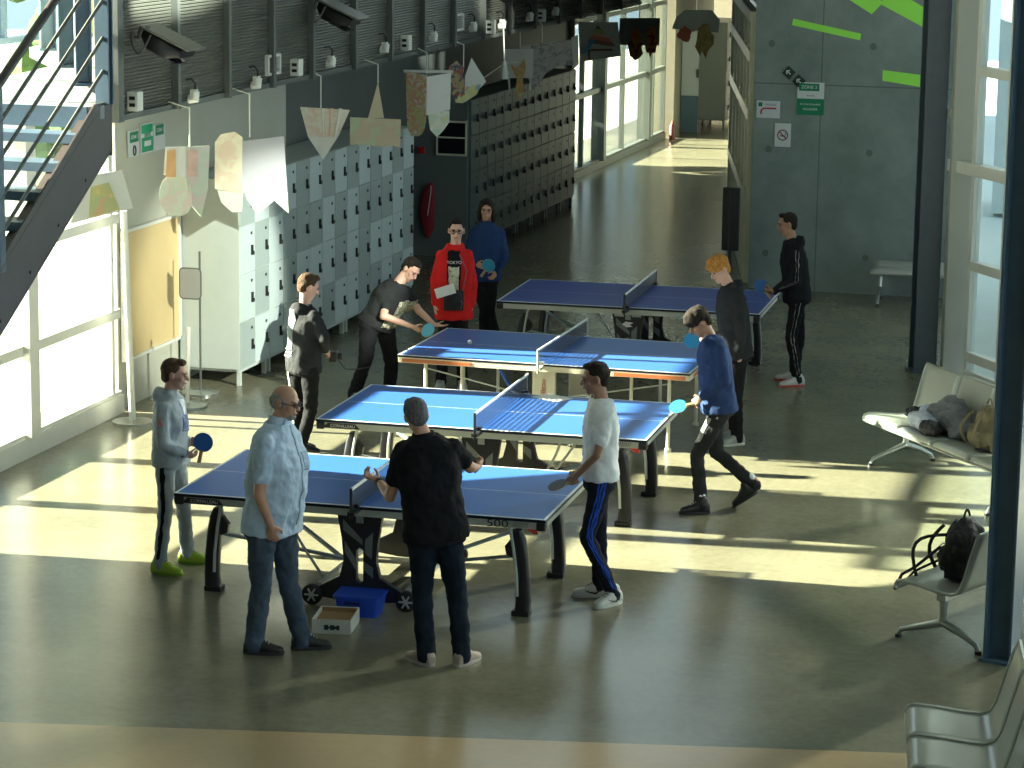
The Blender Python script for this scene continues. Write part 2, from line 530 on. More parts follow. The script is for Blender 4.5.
# concrete wall across the back
wb_ = structure('wall_back', MB().box((-4.58, 33.15, 4.0), (2.5, 0.3, 8.0)), CONC)
lime = mat('lime_green_paint', (0.33, 0.85, 0.1), 0.6)
def back_poly(pts):
    return MB().prism(pts, (0, 32.995, 0), (1, 0, 0), (0, 0, 1), (0, 0.004, 0))
for pts in ([(-5.38, 3.28), (-5.37, 3.36), (-4.53, 3.2), (-4.54, 3.12)],
            [(-4.25, 2.64), (-4.25, 2.77), (-3.72, 2.72), (-3.72, 2.57)],
            [(-4.85, 3.70), (-4.41, 3.44), (-4.28, 3.58), (-4.6, 4.0), (-4.85, 4.0)],
            [(-4.3, 3.56), (-4.25, 3.78), (-3.68, 3.49), (-3.68, 3.25)]):
    back_poly(pts).build('painted_stripe', lime, parent=wb_)

# right-hand glazing, running diagonally from (-2.75, 27.9)
A = Vector((-2.75, 27.9)); D = Vector((0.5524, -0.8336))
def along(t): return (A.x + D.x * t, A.y + D.y * t)
window_wall('window_5', along(0.35), along(20), [0.1, 0.28, 1.22, 2.2, 3.2, 4.4, 8.0], [0.0, 0.035, 0.11, 0.2, 0.3, 0.4, 0.5, 0.6, 0.7, 0.8, 0.9, 1.0], m=FRAME, fr=0.07, sill=0.1)
structure('trim_2', MB().beam((*along(-0.15), 2.2), (*along(20), 2.2), 0.16, 0.12), FRAME)

# outside: paved yard, lawn, low hedge; tree screen and pale building added for the light
PAVE = mat('yard_paving', (0.7, 0.68, 0.62), 0.8, var=0.08, scale=2)
structure('ground_outside', MB().box((-26.5, 30, -0.16), (31.0, 90, 0.2)), PAVE)
structure('ground_outside', MB().prism([(8.5, -15), (36, -15), (36, 75), (-9.0, 75), (-9.0, 58.5), (-7.0, 39.3), (-5.6, 33.4), (-3.2, 33.4), (-2.65, 27.9), (8.5, 11.1)], (0, 0, -.26), (1, 0, 0), (0, 1, 0), (0, 0, .2)), mat('pale_terrace', (0.8, 0.85, 0.84), 0.7, var=0.05, scale=2))
structure('lawn_outside', MB().box((-24, 29, -0.04), (16.0, 30, 0.06)), mat('lawn', (0.2, 0.26, 0.11), 0.9, var=0.3, scale=6))
def hedge(name, c, s, label, n=420, k=1.0):
    KK = k
    random.seed(len(name) + int(s[0] * 10))
    mb = MB()
    for k in range(420):
        p = Vector((c[0] + (random.random() - .5) * s[0], c[1] + (random.random() - .5) * s[1], c[2] + random.random() * s[2]))
        mb.ball(p, random.uniform(.12, .26) * KK, seg=6)
    o = mb.build(name, mat('hedge_leaves', (0.05, 0.11, 0.03), 0.8, var=0.4, scale=9), origin=(c[0], c[1], 0))
    return tag(o, label, 'hedge', kind='stuff')
def window_backdrop():  # pale facade added so that the right-hand panes look bright
    o = tag(root('added_bright_building', (0.0, 41.5, 0)), 'pale rendered building added to brighten the right-hand windows', 'building')
    MB().box((1.6, 1.0, 4.5), (10.4, 2.0, 9.0)).build('wall', mat('pale_render', (0.7, 0.78, 0.8), 0.7, var=0.03), parent=o)
    for k in range(4):
        for z in (1.6, 4.4, 7.0):
            w = MB().box((-2.2 + k * 2.5, -0.03, z), (1.1, .06, 1.5)).build('window', mat('far_window', (0.3, 0.4, 0.42), 0.15), parent=o)
window_backdrop()
hedge('tree_row', (-17.0, 41.0, 0.0), (1.6, 8.5, 5.2), 'tall dark evergreen screen added to block sun outside the corridor windows', n=1500, k=1.7)  # added to keep the sun off the nearer corridor bays
hedge('hedge', (-19.0, 27.0, 0.0), (1.0, 7.0, 1.3), 'dark green hedge outside beyond the left windows')

# ------------------------------------------------------------------ staircase to the gallery
st = tag(root('staircase', (-9.15, 17.0, 0)), 'dark steel staircase with round handrails rising to the gallery at the left', 'staircase')
SL = 0.56
def sz(y): return 2.99 + SL * (y - 19.3)
for x, s in ((-8.43, 1), (-9.75, -1)):
    mb = MB()
    ya, yb = 14.0, 19.3
    mb.prism([(ya, max(0.0, sz(ya))), (yb, sz(yb)), (yb, 3.37), (19.0, 3.37), (ya, sz(ya) + .45)], (x - .008, 0, 0), (0, 1, 0), (0, 0, 1), (.016, 0, 0))
    mb.beam((x - .05 * s, ya, sz(ya) + .45), (x - .05 * s, 18.95, sz(18.95) + .45), .12, .016)
    mb.beam((x - .05 * s, ya, sz(ya) + .01), (x - .05 * s, yb, sz(yb) + .01), .12, .016)
    mb.box((x - .05 * s, yb, 3.17), (.12, .016, .44))
    for k in range(8):
        y = 15.3 + k * .5
        mb.disc((x + .012 * s, y, sz(y) + .1), (1, 0, 0), .014, .012, 8)
    mb.build('stringer', STAIRSTEEL, parent=st, world=True)
for k in range(17):
    z = 3.15 - k * .18; y = 18.8 - k * .3214
    MB().box((-9.09, y, z), (1.3, .29, .035)).box((-9.09, y - .14, z - .02), (1.3, .012, .06)).build('tread', STEEL, parent=st, world=True)
rl = MB()
def hz(y, off): return sz(y) + .45 + off
rl.tube([(-8.43, 14.2, hz(14.2, 1.29)), (-8.43, 19.3, hz(19.3, 1.29))], .034, 12)
rl.build('handrail', STAIRSTEEL, parent=st, world=True, smooth='auto')
for off in (.24, .49, .77, 1.02):
    MB().tube([(-8.43, 14.3, hz(14.3, off)), (-8.43, 19.2, hz(19.2, off))], .015, 8).build('rail', GREYSTEEL, parent=st, world=True, smooth='auto')
for y in (15.2, 17.36):
    MB().box((-8.43, y, sz(y) + .4 + .66), (.02, .09, 1.3)).build('baluster', STEEL, parent=st, world=True)
MB().box((-8.44, 19.26, 4.4), (.11, .02, 2.1)).box((-8.44, 19.22, 4.4), (.014, .09, 2.1)).box((-8.44, 19.18, 4.4), (.11, .02, 2.1)).build('newel_post', STEEL, parent=st, world=True)

def i_column(name, x, y, z0, z1, w, label, rz=0.0, m=STEEL):
    mb = MB()
    mb.box((0, 0, (z0 + z1) / 2), (w * .12, w, z1 - z0))
    for s in (-1, 1):
        mb.box((0, s * w * .47, (z0 + z1) / 2), (w, w * .1, z1 - z0))
    mb.box((0, 0, z0 + .012), (w * 1.25, w * 1.25, .024))
    o = mb.build(name, m, bevel=.004)
    o.location = (x, y, 0); o.rotation_euler = (0, 0, rz)
    return tag(o, label, 'column')
i_column('steel_column', -9.3, 20.75, 3.35, 8.0, .13, 'slender blue steel column on the gallery floor nearest the stair head', rad(-60))
i_column('steel_column', -10.23, 22.47, 3.35, 8.0, .15, 'middle one of the blue steel columns behind the stair rail', rad(-60))
i_column('steel_column', -11.27, 24.33, 3.35, 8.0, .15, 'furthest blue steel column seen behind the stair rail', rad(-60))
i_column('steel_column', -1.33, 17.72, 0, 8.0, .19, 'tall blue steel column standing beside the near benches on the right', rad(75))
i_column('steel_column', -3.08, 28.08, 0, 8.0, .24, 'dark grey-blue steel column at the right end of the concrete wall', rad(20), mat('blue_grey_dark', (0.07, 0.095, 0.12), .4, var=.1))
wc = MB().box((0, 0, 4.0), (.3, .26, 8.0)).build('clad_column', mat('pale_cladding', (0.42, 0.43, 0.38), .45, var=.04, scale=1.5), bevel=.01)
wc.location = (-2.72, 27.96, 0); wc.rotation_euler = (0, 0, rad(12)); tag(wc, 'pale grey clad column at the start of the right windows', 'column')
br = MB().box((-2.93, 28.05, 2.72), (.22, .05, .09)).build('tie_bracket', FRAME); tag(br, 'small pale bracket tying the dark steel column to the pale one', 'bracket')

# ------------------------------------------------------------------ louvred gallery front with its fittings
PX = -9.35
structure('wall_louvre', MB().box((PX - .02, 31.9, 4.0), (.04, 20.9, 2.0)), LOUVRE)
structure('trim_3', MB().box((PX - .03, 31.9, 3.0), (.1, 20.9, .05)), GREYSTEEL)
tr = MB()
ys = [21.5, 22.82, 24.1, 25.32, 26.5, 27.88, 29.17, 30.42, 31.7, 33.0, 34.3, 35.6, 36.9, 38.2, 39.5, 40.8]
for i, y in enumerate(ys):
    tr.box((PX + .03, y, 4.0), (.07, .07 if i else .12, 2.05))
structure('trim_4', tr, GREYSTEEL)

def floodlight(y, z, label):
    o = tag(root('floodlight', (PX, y, z)), label, 'floodlight')
    R = Euler((0, rad(24), 0)).to_matrix()
    def q(x, y, z): return R @ Vector((x, y, z)) + Vector((.12, 0, .08))
    dx, dy, dz = R @ Vector((1, 0, 0)), Vector((0, 1, 0)), R @ Vector((0, 0, 1))
    MB().loft([(q(0, 0, -.02), dy * .09, dz * .045), (q(.1, 0, -.05), dy * .15, dz * .085), (q(.3, 0, -.05), dy * .17, dz * .08), (q(.42, 0, -.02), dy * .17, dz * .04)], 20, 5).build('housing', BLACK, parent=o, smooth='auto')
    MB().box(q(.24, 0, .045), (.5, .4, .02), m=R).build('top_cover', mat('cover_grey', (.14, .14, .12), .4), parent=o, bevel=.006)
    MB().box(q(.3, 0, -.125), (.2, .26, .015), m=R).build('lens', mat('dark_lens', (.02, .02, .025), .1), parent=o)
    MB().tube([(0, -.05, .02), (.06, -.05, .02), (.1, -.1, .1), (.2, -.16, .11)], .018, 8).tube(arc((0.02, -.12, 0), (.22, -.16, .05), (0, -.05, -.14)), .009, 6).disc((0.01, -.05, .02), (1, 0, 0), .05, .02).build('bracket', GREYSTEEL, parent=o, smooth='auto')
    return o
floodlight(21.95, 3.66, 'black wedge-shaped floodlight on the louvres nearer the staircase')
floodlight(26.55, 3.68, 'black wedge-shaped floodlight on the louvres further along the gallery')

jb = [(23.15, 3.09, 'above the orange and pink cards'), (24.78, 3.09, 'above the rounded cream card'), (27.01, 3.14, 'above the fluted triangle card'), (28.85, 3.17, 'above the spire-shaped card'),
      (30.73, 3.18, 'above the white folded card box'), (32.44, 3.2, 'above the orange and white triangle card'), (33.79, 3.16, 'above the bare hanging lamp holder'), (35.19, 3.18, 'above the white square card with a yellow figure'), (36.59, 3.18, 'above the dotted wing card')]
for y, z, w in jb:
    o = tag(root('junction_box', (PX + .02, y, z)), 'small white junction box on the louvres ' + w, 'junction box', 'junction boxes along the louvres')
    MB().tube([(.0, 0, -.05), (.06, 0, -.05), (.06, 0, .02)], .045, 10).box((.05, 0, -.01), (.06, .07, .1)).build('box_body', WHITEPL, parent=o, smooth='auto', bevel=.004)
    MB().tube([(.06, 0, .04), (.07, -.02, .1), (.05, -.06, .14), (.0, -.08, .13)], .009, 6).build('cable', BLACK, parent=o, smooth='auto')
for y, z, w in [(21.83, 3.13, 'nearest the staircase'), (25.99, 3.13, 'between the square vent and the fluted triangle card'), (29.71, 3.15, 'between the spire card and the folded box card'), (33.31, 3.13, 'beside the hanging lamp holder'), (35.88, 3.14, 'furthest along the gallery')]:
    o = tag(root('wall_socket', (PX, y, z)), 'white socket box on the louvres ' + w, 'socket', 'socket boxes along the louvres')
    MB().box((.05, 0, 0), (.1, .13, .17)).build('box_body', WHITEPL, parent=o, bevel=.006)
    for dz in (.03, -.03): MB().box((.05, -.07, dz), (.05, .012, .03)).build('plug_hole', BLACK, parent=o)
for y, z, w in [(25.38, 3.2, 'above the rounded cream card'), (31.95, 3.26, 'next to the sunlit end of the louvres')]:
    o = tag(root('air_vent', (PX, y, z)), 'small square white air vent on the louvres ' + w, 'vent')
    MB().box((.02, 0, .09), (.04, .36, .025)).box((.02, 0, -.09), (.04, .36, .025)).box((.02, .17, 0), (.04, .03, .2)).box((.02, -.17, 0), (.04, .03, .2)).build('frame', WHITEPL, parent=o)
    g = MB()
    for k in range(7): g.box((.015, 0, -.075 + k * .025), (.02, .33, .012))
    g.build('grille', mat('vent_grey', (.35, .36, .34), .5), parent=o)

# lamp holder hanging with its two guy strings
o = tag(root('hanging_lamp_holder', (-9.25, 33.81, 2.6)), 'white lamp holder hanging bare from its flex beside the white square card', 'lamp holder')
MB().tube([(0, 0, -.17), (0, 0, -.1), (0, 0, 0), (0, 0, .06)], [.05, .06, .035, .03], 12).build('holder', WHITEPL, parent=o, smooth='auto')
MB().tube([(0, 0, .05), (-.02, 0, .5)], .01, 6).build('flex', WHITEPL, parent=o)
MB().tube([(0, 0, .03), (0, -1.3, -.12)], .006, 5).tube([(0, 0, .03), (0, .7, .0)], .006, 5).build('guy_string', WHITEPL, parent=o)

# ------------------------------------------------------------------ hanging painted cards
def card_material(name, base, cols, scale=5, amount=.5):
    m = mat(name, base, .75)
    nt, b = nodes_of(m)
    x, y, z, tc = object_xyz(nt)
    n = nt.nodes.new('ShaderNodeTexNoise'); n.inputs['Scale'].default_value = scale; n.inputs['Detail'].default_value = 2
    n.inputs['Distortion'].default_value = 1.2
    nt.links.new(tc.outputs['Object'], n.inputs['Vector'])
    r = nt.nodes.new('ShaderNodeValToRGB'); r.color_ramp.interpolation = 'EASE'
    els = r.color_ramp.elements
    els[0].position = 0; els[0].color = (*base, 1)
    els[1].position = 1 - amount * .5 - .1; els[1].color = (*base, 1)
    els[1].position = .5 - amount * .25
    k = len(cols)
    for i, c in enumerate(cols):
        e = els.new(min(.99, .52 - amount * .25 + (i + 1) * (.3 / k)))
        e.color = (*c, 1)
    nt.links.new(n.outputs['Fac'], r.inputs[0])
    nt.links.new(r.outputs[0], b.inputs['Base Color'])
    return m
WH = (.72, .72, .68)
CW = card_material('card_white', WH, [(.66, .66, .6)], 4, .2)
CGREY = mat('card_grey', (.22, .24, .23), .8)

def card(loc, ang, label, panels, top, group='painted cards hanging below the gallery'):
    """panels: (name, polygon, material, fold angle deg about the vertical at x=fold, fold x, y offset)"""
    o = tag(root('hanging_card', loc, rad(ang)), label, 'hanging card')
    first = None
    for nm, poly, m, fa, fx, yo in panels:
        ax = Vector((math.cos(rad(fa)), math.sin(rad(fa)), 0))
        org = Vector((fx, yo, 0)) - ax * fx
        q = MB().prism(poly, org, ax, (0, 0, 1), Vector((-ax.y, ax.x, 0)) * .008)
        q.build(nm, m, parent=o)
    zt = max(z for p in panels for _, z in p[1])
    ca, sa = math.cos(rad(ang)), math.sin(rad(ang))
    wx, wy = PX + .0 - loc[0], top[0] * sa + .03 * ca
    MB().tube([(top[0], 0.03, top[1]), (top[0], .03, 3.0 - loc[2]), (wx * ca + wy * sa, -wx * sa + wy * ca, (3.05 if loc[1] > 21.4 else 3.29) - loc[2])], .008, 5).build('string', WHITEPL, parent=o)
    return o
def blob(cx, cz, rx, rz, n=14, j=.12, seed=1):
    random.seed(seed)
    return [(cx + rx * math.cos(2 * PI * k / n) * (1 + random.uniform(-j, j)), cz + rz * math.sin(2 * PI * k / n) * (1 + random.uniform(-j, j))) for k in range(n)]

YG = card_material('card_yellow_brown', (.72, .66, .38), [(.6, .5, .22), (.45, .5, .25), (.65, .4, .25)], 6, .7)
card((-9.2, 20.88, 2.43), 23.8, 'white card with a yellow and brown drawing half behind the stair', [
    ('card_panel', [(-.277, -.251), (-.137, .153), (.163, .203), (.25, -.119)], CW, 0, 0, 0),
    ('drawing', [(-.12, -.2), (-.1, .06), (.05, .1), (.14, -.13)], YG, 0, 0, -.006)], (0.05, .19))
OR = mat('card_orange', (.72, .42, .2), .7, var=.15, scale=9)
PK = mat('card_peach', (.76, .52, .42), .7, var=.15, scale=9)
PG = card_material('card_pastel', (.68, .66, .6), [(.6, .67, .52), (.72, .6, .56), (.66, .7, .58)], 4, .7)
card((-9.2, 22.65, 2.28), 22.1, 'pair of pastel cards with orange and peach rectangles near the green signs', [
    ('card_panel', [(-.17, .12), (-.15, .37), (.03, .375), (.03, .1)], CW, 0, 0, 0),
    ('orange_patch', [(-.15, .1), (-.135, .34), (-.06, .35), (-.06, .1)], OR, 0, 0, -.008),
    ('card_panel', blob(-.06, -.07, .15, .2, 16, .1, 3), PG, 0, 0, .012),
    ('card_panel', [(.03, .375), (.27, .372), (.25, -.02), (.18, -.27), (.07, -.15), (.03, .1)], PG, 25, .03, 0),
    ('peach_patch', [(.05, .1), (.05, .34), (.15, .34), (.15, .1)], PK, 25, .03, -.01)], (.07, .37))
card((-9.2, 24.23, 2.17), 20.8, 'large cream card with a rounded top joined to a plain grey-white square', [
    ('card_panel', [(-.301, .36), (-.24, .44), (-.1, .47), (-.02, .42), (-.03, -.12), (-.305, -.089)], card_material('card_cream_faces', (.78, .74, .6), [(.75, .6, .5), (.68, .66, .5)], 6, .3), -20, -.03, 0),
    ('card_panel', [(-.02, .38), (.386, .423), (.42, -.12), (-.03, -.12)], mat('card_plain_grey', (.46, .46, .5), .7), 12, -.02, 0),
    ('card_flare', [(-.28, -.1), (-.02, -.12), (-.03, -.3), (-.13, -.31), (-.24, -.22)], CW, -20, -.03, .01),
    ('card_flare', [(0, -.12), (.42, -.12), (.432, -.33), (.289, -.2), (.12, -.33), (.02, -.18)], CW, 12, -.02, .01)], (.05, .42))
fl_ = [('card_panel', [(-.245, .242), (.272, .215), (.148, -.067), (-.163, -.069)], card_material('card_fluted', (.74, .7, .6), [(.7, .55, .45)], 12, .5), 0, 0, 0),
       ('card_tip', [(-.163, -.069), (.148, -.067), (-.008, -.308)], CW, 0, 0, .01)]
for k in range(5):
    xa = -.2 + k * .09
    fl_.append(('card_flute', [(xa, .23), (xa + .035, .228), (xa * .6 + .03, -.06), (xa * .6 + .01, -.06)], PK if k % 2 else CW, 30, xa, -.012))
card((-9.2, 26.54, 2.44), 19.1, 'white fluted card shaped as a triangle pointing down above the lockers', fl_, (-.03, .2))
card((-9.2, 28.29, 2.38), 18.0, 'pale orange and green card shaped like a spire on a wide base', [
    ('card_panel', [(.022, .431), (.09, .036), (-.086, .034)], card_material('card_spire', (.72, .6, .46), [(.7, .62, .42), (.76, .52, .42)], 5, .5), 0, 0, 0),
    ('card_panel', [(-.285, .04), (.277, .02), (.267, -.294), (.2, -.27), (.1, -.285), (-.2, -.26), (-.284, -.265)], card_material('card_base', (.7, .67, .5), [(.72, .58, .42), (.62, .67, .48)], 3, .6), 0, 0, .01)], (.022, .42))
DR = card_material('card_face_drawing', (.7, .68, .6), [(.7, .36, .22), (.62, .62, .3), (.45, .55, .4)], 9, .45)
card((-9.2, 30.27, 2.3), 16.9, 'white folded card box with red and green drawings and rounded tails', [
    ('card_panel', [(-.298, .47), (-.02, .44), (-.03, -.12), (-.284, -.08)], DR, -28, -.02, 0),
    ('card_panel', [(-.02, .42), (.298, .46), (.289, .03), (-.02, -.03)], CW, 26, -.02, 0),
    ('card_top', [(-.29, .46), (.29, .46), (.29, .49), (-.29, .49)], CW, 0, 0, .12),
    ('card_tail', blob(-.16, -.14, .12, .15, 14, .03, 5), DR, -28, -.02, .01),
    ('card_tail', [(.0, -.02), (.28, .02), (.28, -.12), (.2, -.22), (.12, -.29), (.03, -.2)], card_material('card_tail_pastel', (.74, .72, .6), [(.55, .65, .5), (.7, .65, .3)], 8, .6), 26, -.02, .01)], (-.02, .46))
OB = card_material('card_orange_blue', (.75, .4, .15), [(.75, .2, .06), (.1, .16, .3), (.7, .55, .3)], 9, .9)
card((-9.2, 31.74, 2.6), 16.2, 'orange and blue painted card with a white triangle beside it', [
    ('card_panel', [(-.19, .13), (-.093, .204), (.0, .13), (.02, -.2), (-.1, -.3), (-.163, -.15)], OB, -18, 0, 0),
    ('card_panel', [(.02, .02), (.102, .243), (.288, -.047), (.22, -.12), (.02, -.1)], CW, 15, 0, 0),
    ('card_tail', [(-.1, -.3), (.0, -.1), (.22, -.08), (.17, -.2), (.0, -.31)], card_material('card_green_tail', (.5, .6, .3), [(.7, .65, .3), (.3, .4, .5)], 7, .8), 8, 0, .014)], (.0, .12))
card((-9.2, 35.1, 2.36), 14.6, 'white square card with a yellow figure hanging at its front', [
    ('card_panel', [(-.391, .366), (0, .38), (.0, -.01), (-.385, -.023)], CW, -10, 0, 0),
    ('figure', [(-.33, .2), (-.26, .12), (-.2, .14), (-.12, .25), (-.1, .12), (-.14, -.02), (-.12, -.2), (-.19, -.31), (-.25, -.22), (-.22, -.02), (-.27, .06)], card_material('card_figure', (.7, .62, .35), [(.75, .4, .15), (.5, .6, .3)], 8, .6), -10, 0, -.012),
    ('card_strip', [(-.35, -.02), (-.32, -.02), (-.31, -.2), (-.33, -.21)], CW, -10, 0, .02),
    ('card_strip', [(-.05, -.01), (-.02, -.01), (-.03, -.18), (-.05, -.17)], CW, -10, 0, .02)], (-.18, .37))
card((-9.2, 35.95, 2.42), 14.6, 'white curved wing card with grey dots beside the yellow figure card', [
    ('card_panel', [(-.39, .30), (.3, .40), (.33, .05), (.1, .03), (-.05, -.08), (-.18, -.28), (-.25, -.2), (-.35, -.05)], card_material('card_dotted', (.62, .6, .56), [(.3, .3, .3)], 14, .35), 0, 0, 0),
    ('card_end', [(.3, .42), (.42, .46), (.44, .05), (.33, -.02)], CW, 40, .3, 0)], (-.1, .33))
RB = mat('card_rainbow', (.5, .3, .2), .7)
nt, b = nodes_of(RB); x, y, z, tc = object_xyz(nt)
r = nt.nodes.new('ShaderNodeValToRGB'); r.color_ramp.interpolation = 'CONSTANT'
cs = [(.6, .2, .12), (.65, .45, .3), (.35, .42, .15), (.12, .14, .12), (.6, .3, .2), (.65, .55, .4), (.3, .14, .1)]
r.color_ramp.elements[0].color = (*cs[0], 1); r.color_ramp.elements[1].position = .14; r.color_ramp.elements[1].color = (*cs[1], 1)
for i, c in enumerate(cs[2:]):
    e = r.color_ramp.elements.new(.28 + .14 * i); e.color = (*c, 1)
nt.links.new(mathn(nt, 'FRACT', mathn(nt, 'MULTIPLY', mathn(nt, 'ADD', z, mathn(nt, 'MULTIPLY', x, .15)), 2.6)), r.inputs[0]); nt.links.new(r.outputs[0], b.inputs['Base Color'])
card((-9.2, 38.91, 2.62), 13.3, 'white square card with a striped rainbow triangle drawn on it', [
    ('card_panel', [(-.318, .264), (.269, .272), (.324, -.225), (-.278, -.322)], mat('card_dull_white', (.5, .5, .46), .7), 0, 0, 0),
    ('rainbow_triangle', [(-.2, -.08), (-.03, .23), (.24, -.08)], RB, 0, 0, -.012),
    ('blue_brush_mark', [(-.25, -.2), (-.12, .03), (-.06, .0), (-.2, -.2)], mat('card_blue', (.1, .4, .6), .7), 0, 0, -.016),
    ('stand_drawing', [(-.16, -.13), (.2, -.12), (.2, -.15), (-.13, -.16), (-.13, -.28), (-.16, -.28)], mat('card_brown', (.2, .08, .04), .7), 0, 0, -.014)], (-.03, .26))
RL = card_material('card_leaves', (.3, .26, .22), [(.5, .1, .03), (.45, .3, .05), (.25, .05, .03)], 7, .9)
card((-9.2, 41.6, 2.43), 12.5, 'grey card covered with red and orange paper leaves', [
    ('card_panel', [(-.302, .37), (.325, .38), (.323, -.05), (-.323, -.05)], CGREY, 0, 0, 0),
    ('paper_leaves', blob(-.05, -.02, .13, .24, 18, .3, 8), RL, 0, 0, -.014),
    ('paper_leaves', blob(.2, .02, .1, .25, 18, .3, 9), RL, 0, 0, -.016)], (0, .37))
card((-9.2, 46.18, 2.37), 11.3, 'dark grey card with hanging brown and red paper flowers at the corridor', [
    ('card_panel', [(-.422, .0), (-.35, .2), (-.202, .326), (.263, .334), (.406, .165), (.38, -.05)], CGREY, 0, 0, 0),
    ('paper_flower', blob(-.2, -.1, .11, .14, 16, .3, 11), mat('paper_dull_red', (.22, .05, .03), .8), 0, 0, -.014),
    ('paper_flower', blob(.14, -.18, .17, .26, 18, .3, 12), mat('paper_olive', (.2, .15, .05), .8, var=.3), 0, 0, -.016)], (0, .33))

# ------------------------------------------------------------------ lockers
def locker_unit_proto(seed, tones=(LOCK1, LOCK2)):
    W_, Dp, H_ = .828, (.66 if tones[0] is LOCK1 else .5), 1.92
    o = root('locker_unit', (0, 0, 0))
    b = MB(); b.box((-Dp / 2, W_ / 2, .17 + H_ / 2), (Dp - .02, W_ - .004, H_))
    b.build('cabinet_body', LOCK3 if tones[0] is LOCK1 else LOCKD1, parent=o, bevel=.004)
    f = MB()
    for x in (-.04, -Dp + .06):
        for y in (.06, W_ - .06):
            f.box((x, y, .085), (.04, .04, .17))
    f.box((-.03, W_ / 2, .155), (.03, W_, .03)).box((-Dp / 2, .06, .155), (Dp - .04, .03, .03)).box((-Dp / 2, W_ - .06, .155), (Dp - .04, .03, .03))
    f.build('stand', LOCK3 if tones[0] is LOCK1 else LOCKD2, parent=o)
    random.seed(seed)
    pats = [random.choice([(0, 1), (1, 0), (0, 0), (1, 1), (0, 1)]) for _ in range(4)]  # random door tones paint in reflections off slightly angled doors
    for r_ in range(4):
        for c_ in range(2):
            z = .17 + H_ * (r_ + .5) / 4; y = W_ * (c_ + .5) / 2
            d = MB().box((-.005, y, z), (.018, W_ / 2 - .012, H_ / 4 - .012)).build('locker_door', tones[pats[r_][c_]], parent=o, bevel=.003)
            MB().box((.012, y + .1, z - .02), (.02, .03, .1)).disc((.022, y + .1, z - .05), (1, 0, 0), .022, .02, 10).build('lock', BLACK, parent=d)
            MB().box((.006, y + .1, z + .15), (.006, .035, .028)).build('number_plate', BLACK, parent=d)
    return o
words = ['first', 'second', 'third', 'fourth', 'fifth', 'sixth', 'last']
protos = [register(locker_unit_proto(s)) for s in (3, 8, 14)]
used = set()
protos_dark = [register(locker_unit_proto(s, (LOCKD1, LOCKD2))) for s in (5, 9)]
def put_lockers(x, y0, n, phrase, group, protos):
    for i in range(n):
        p = protos[(i * 2) % len(protos)] if len(protos) == 3 else protos[i % 2]
        o = p if p.name not in used else copy_tree(p)
        used.add(p.name)
        o.location = (x, y0 + i * .83, 0)
        nm = words[i] if i < n - 1 else 'last'
        tag(o, nm + ' ' + phrase, 'locker', group)
put_lockers(-9.52, 24.93, 7, 'pale grey locker cabinet of the bright bank counted from the left windows', 'lockers in the bright bank', protos)
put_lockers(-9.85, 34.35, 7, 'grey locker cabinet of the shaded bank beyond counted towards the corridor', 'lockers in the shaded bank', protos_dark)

# partition at the end of the second bank: panel, noticeboard-like meter cupboard, call point
structure('wall_alcove', MB().box((-10.31, 34.29, 1.08), (.88, .1, 2.16)), mat('alcove_panel', (.14, .165, .16), .5, var=.04))
o = tag(root('meter_cupboard', (-10.07, 34.21, 1.6)), 'dark glazed cupboard with a white frame set in the end panel by the shaded lockers', 'cupboard')
MB().box((0, 0, .21), (.42, .02, .025)).box((0, 0, -.23), (.42, .02, .025)).box((0, -.004, .0), (.42, .02, .02)).box((-.2, 0, 0), (.025, .02, .46)).box((.2, 0, 0), (.025, .02, .46)).build('frame', CREAM, parent=o)
MB().box((0, .0, .11), (.38, .01, .2)).build('window_pane', mat('dark_pane', (.015, .015, .02), .15), parent=o)
MB().box((0, .0, -.11), (.38, .01, .2)).build('window_pane', MATS['dark_pane'], parent=o)
o = MB().box((0, 0, 0), (.09, .05, .09)).box((0, -.03, 0), (.06, .02, .06)).build('alarm_call_point', mat('alarm_red', (.45, .02, .02), .4), bevel=.006)
o.location = (-10.48, 34.19, 1.42); tag(o, 'small red alarm call point on the end panel above the red jacket', 'alarm')
# red jacket on a hook
jk = MB()
jk.loft([((0, 0, -.62), (.02, 0, 0), (0, .02, 0)), ((0.02, 0, -.5), (.08, 0, 0), (0, .05, 0)), ((-.01, 0, -.3), (.11, 0, 0), (0, .06, 0)), ((.01, 0, -.05), (.1, 0, 0), (0, .06, 0)), ((.03, 0, .1), (.06, 0, 0), (0, .045, 0)), ((.05, 0, .14), (.02, 0, 0), (0, .02, 0))], 18)
o = jk.build('hanging_jacket', mat('dark_red_cloth', (.28, .012, .02), .7, var=.3, scale=8, bump=.5, bscale=12), smooth=True)
dm = o.modifiers.new('sub', 'SUBSURF'); dm.levels = 2; dm.render_levels = 2
o.location = (-10.38, 34.15, .86); tag(o, 'dark red jacket hanging on the wall in the corner behind the boy in red', 'jacket')
MB().tube([(.02, -.062, -.3), (.06, -.055, 0), (.06, -.04, .1)], .006, 5).build('zip', WHITEPL, parent=o)

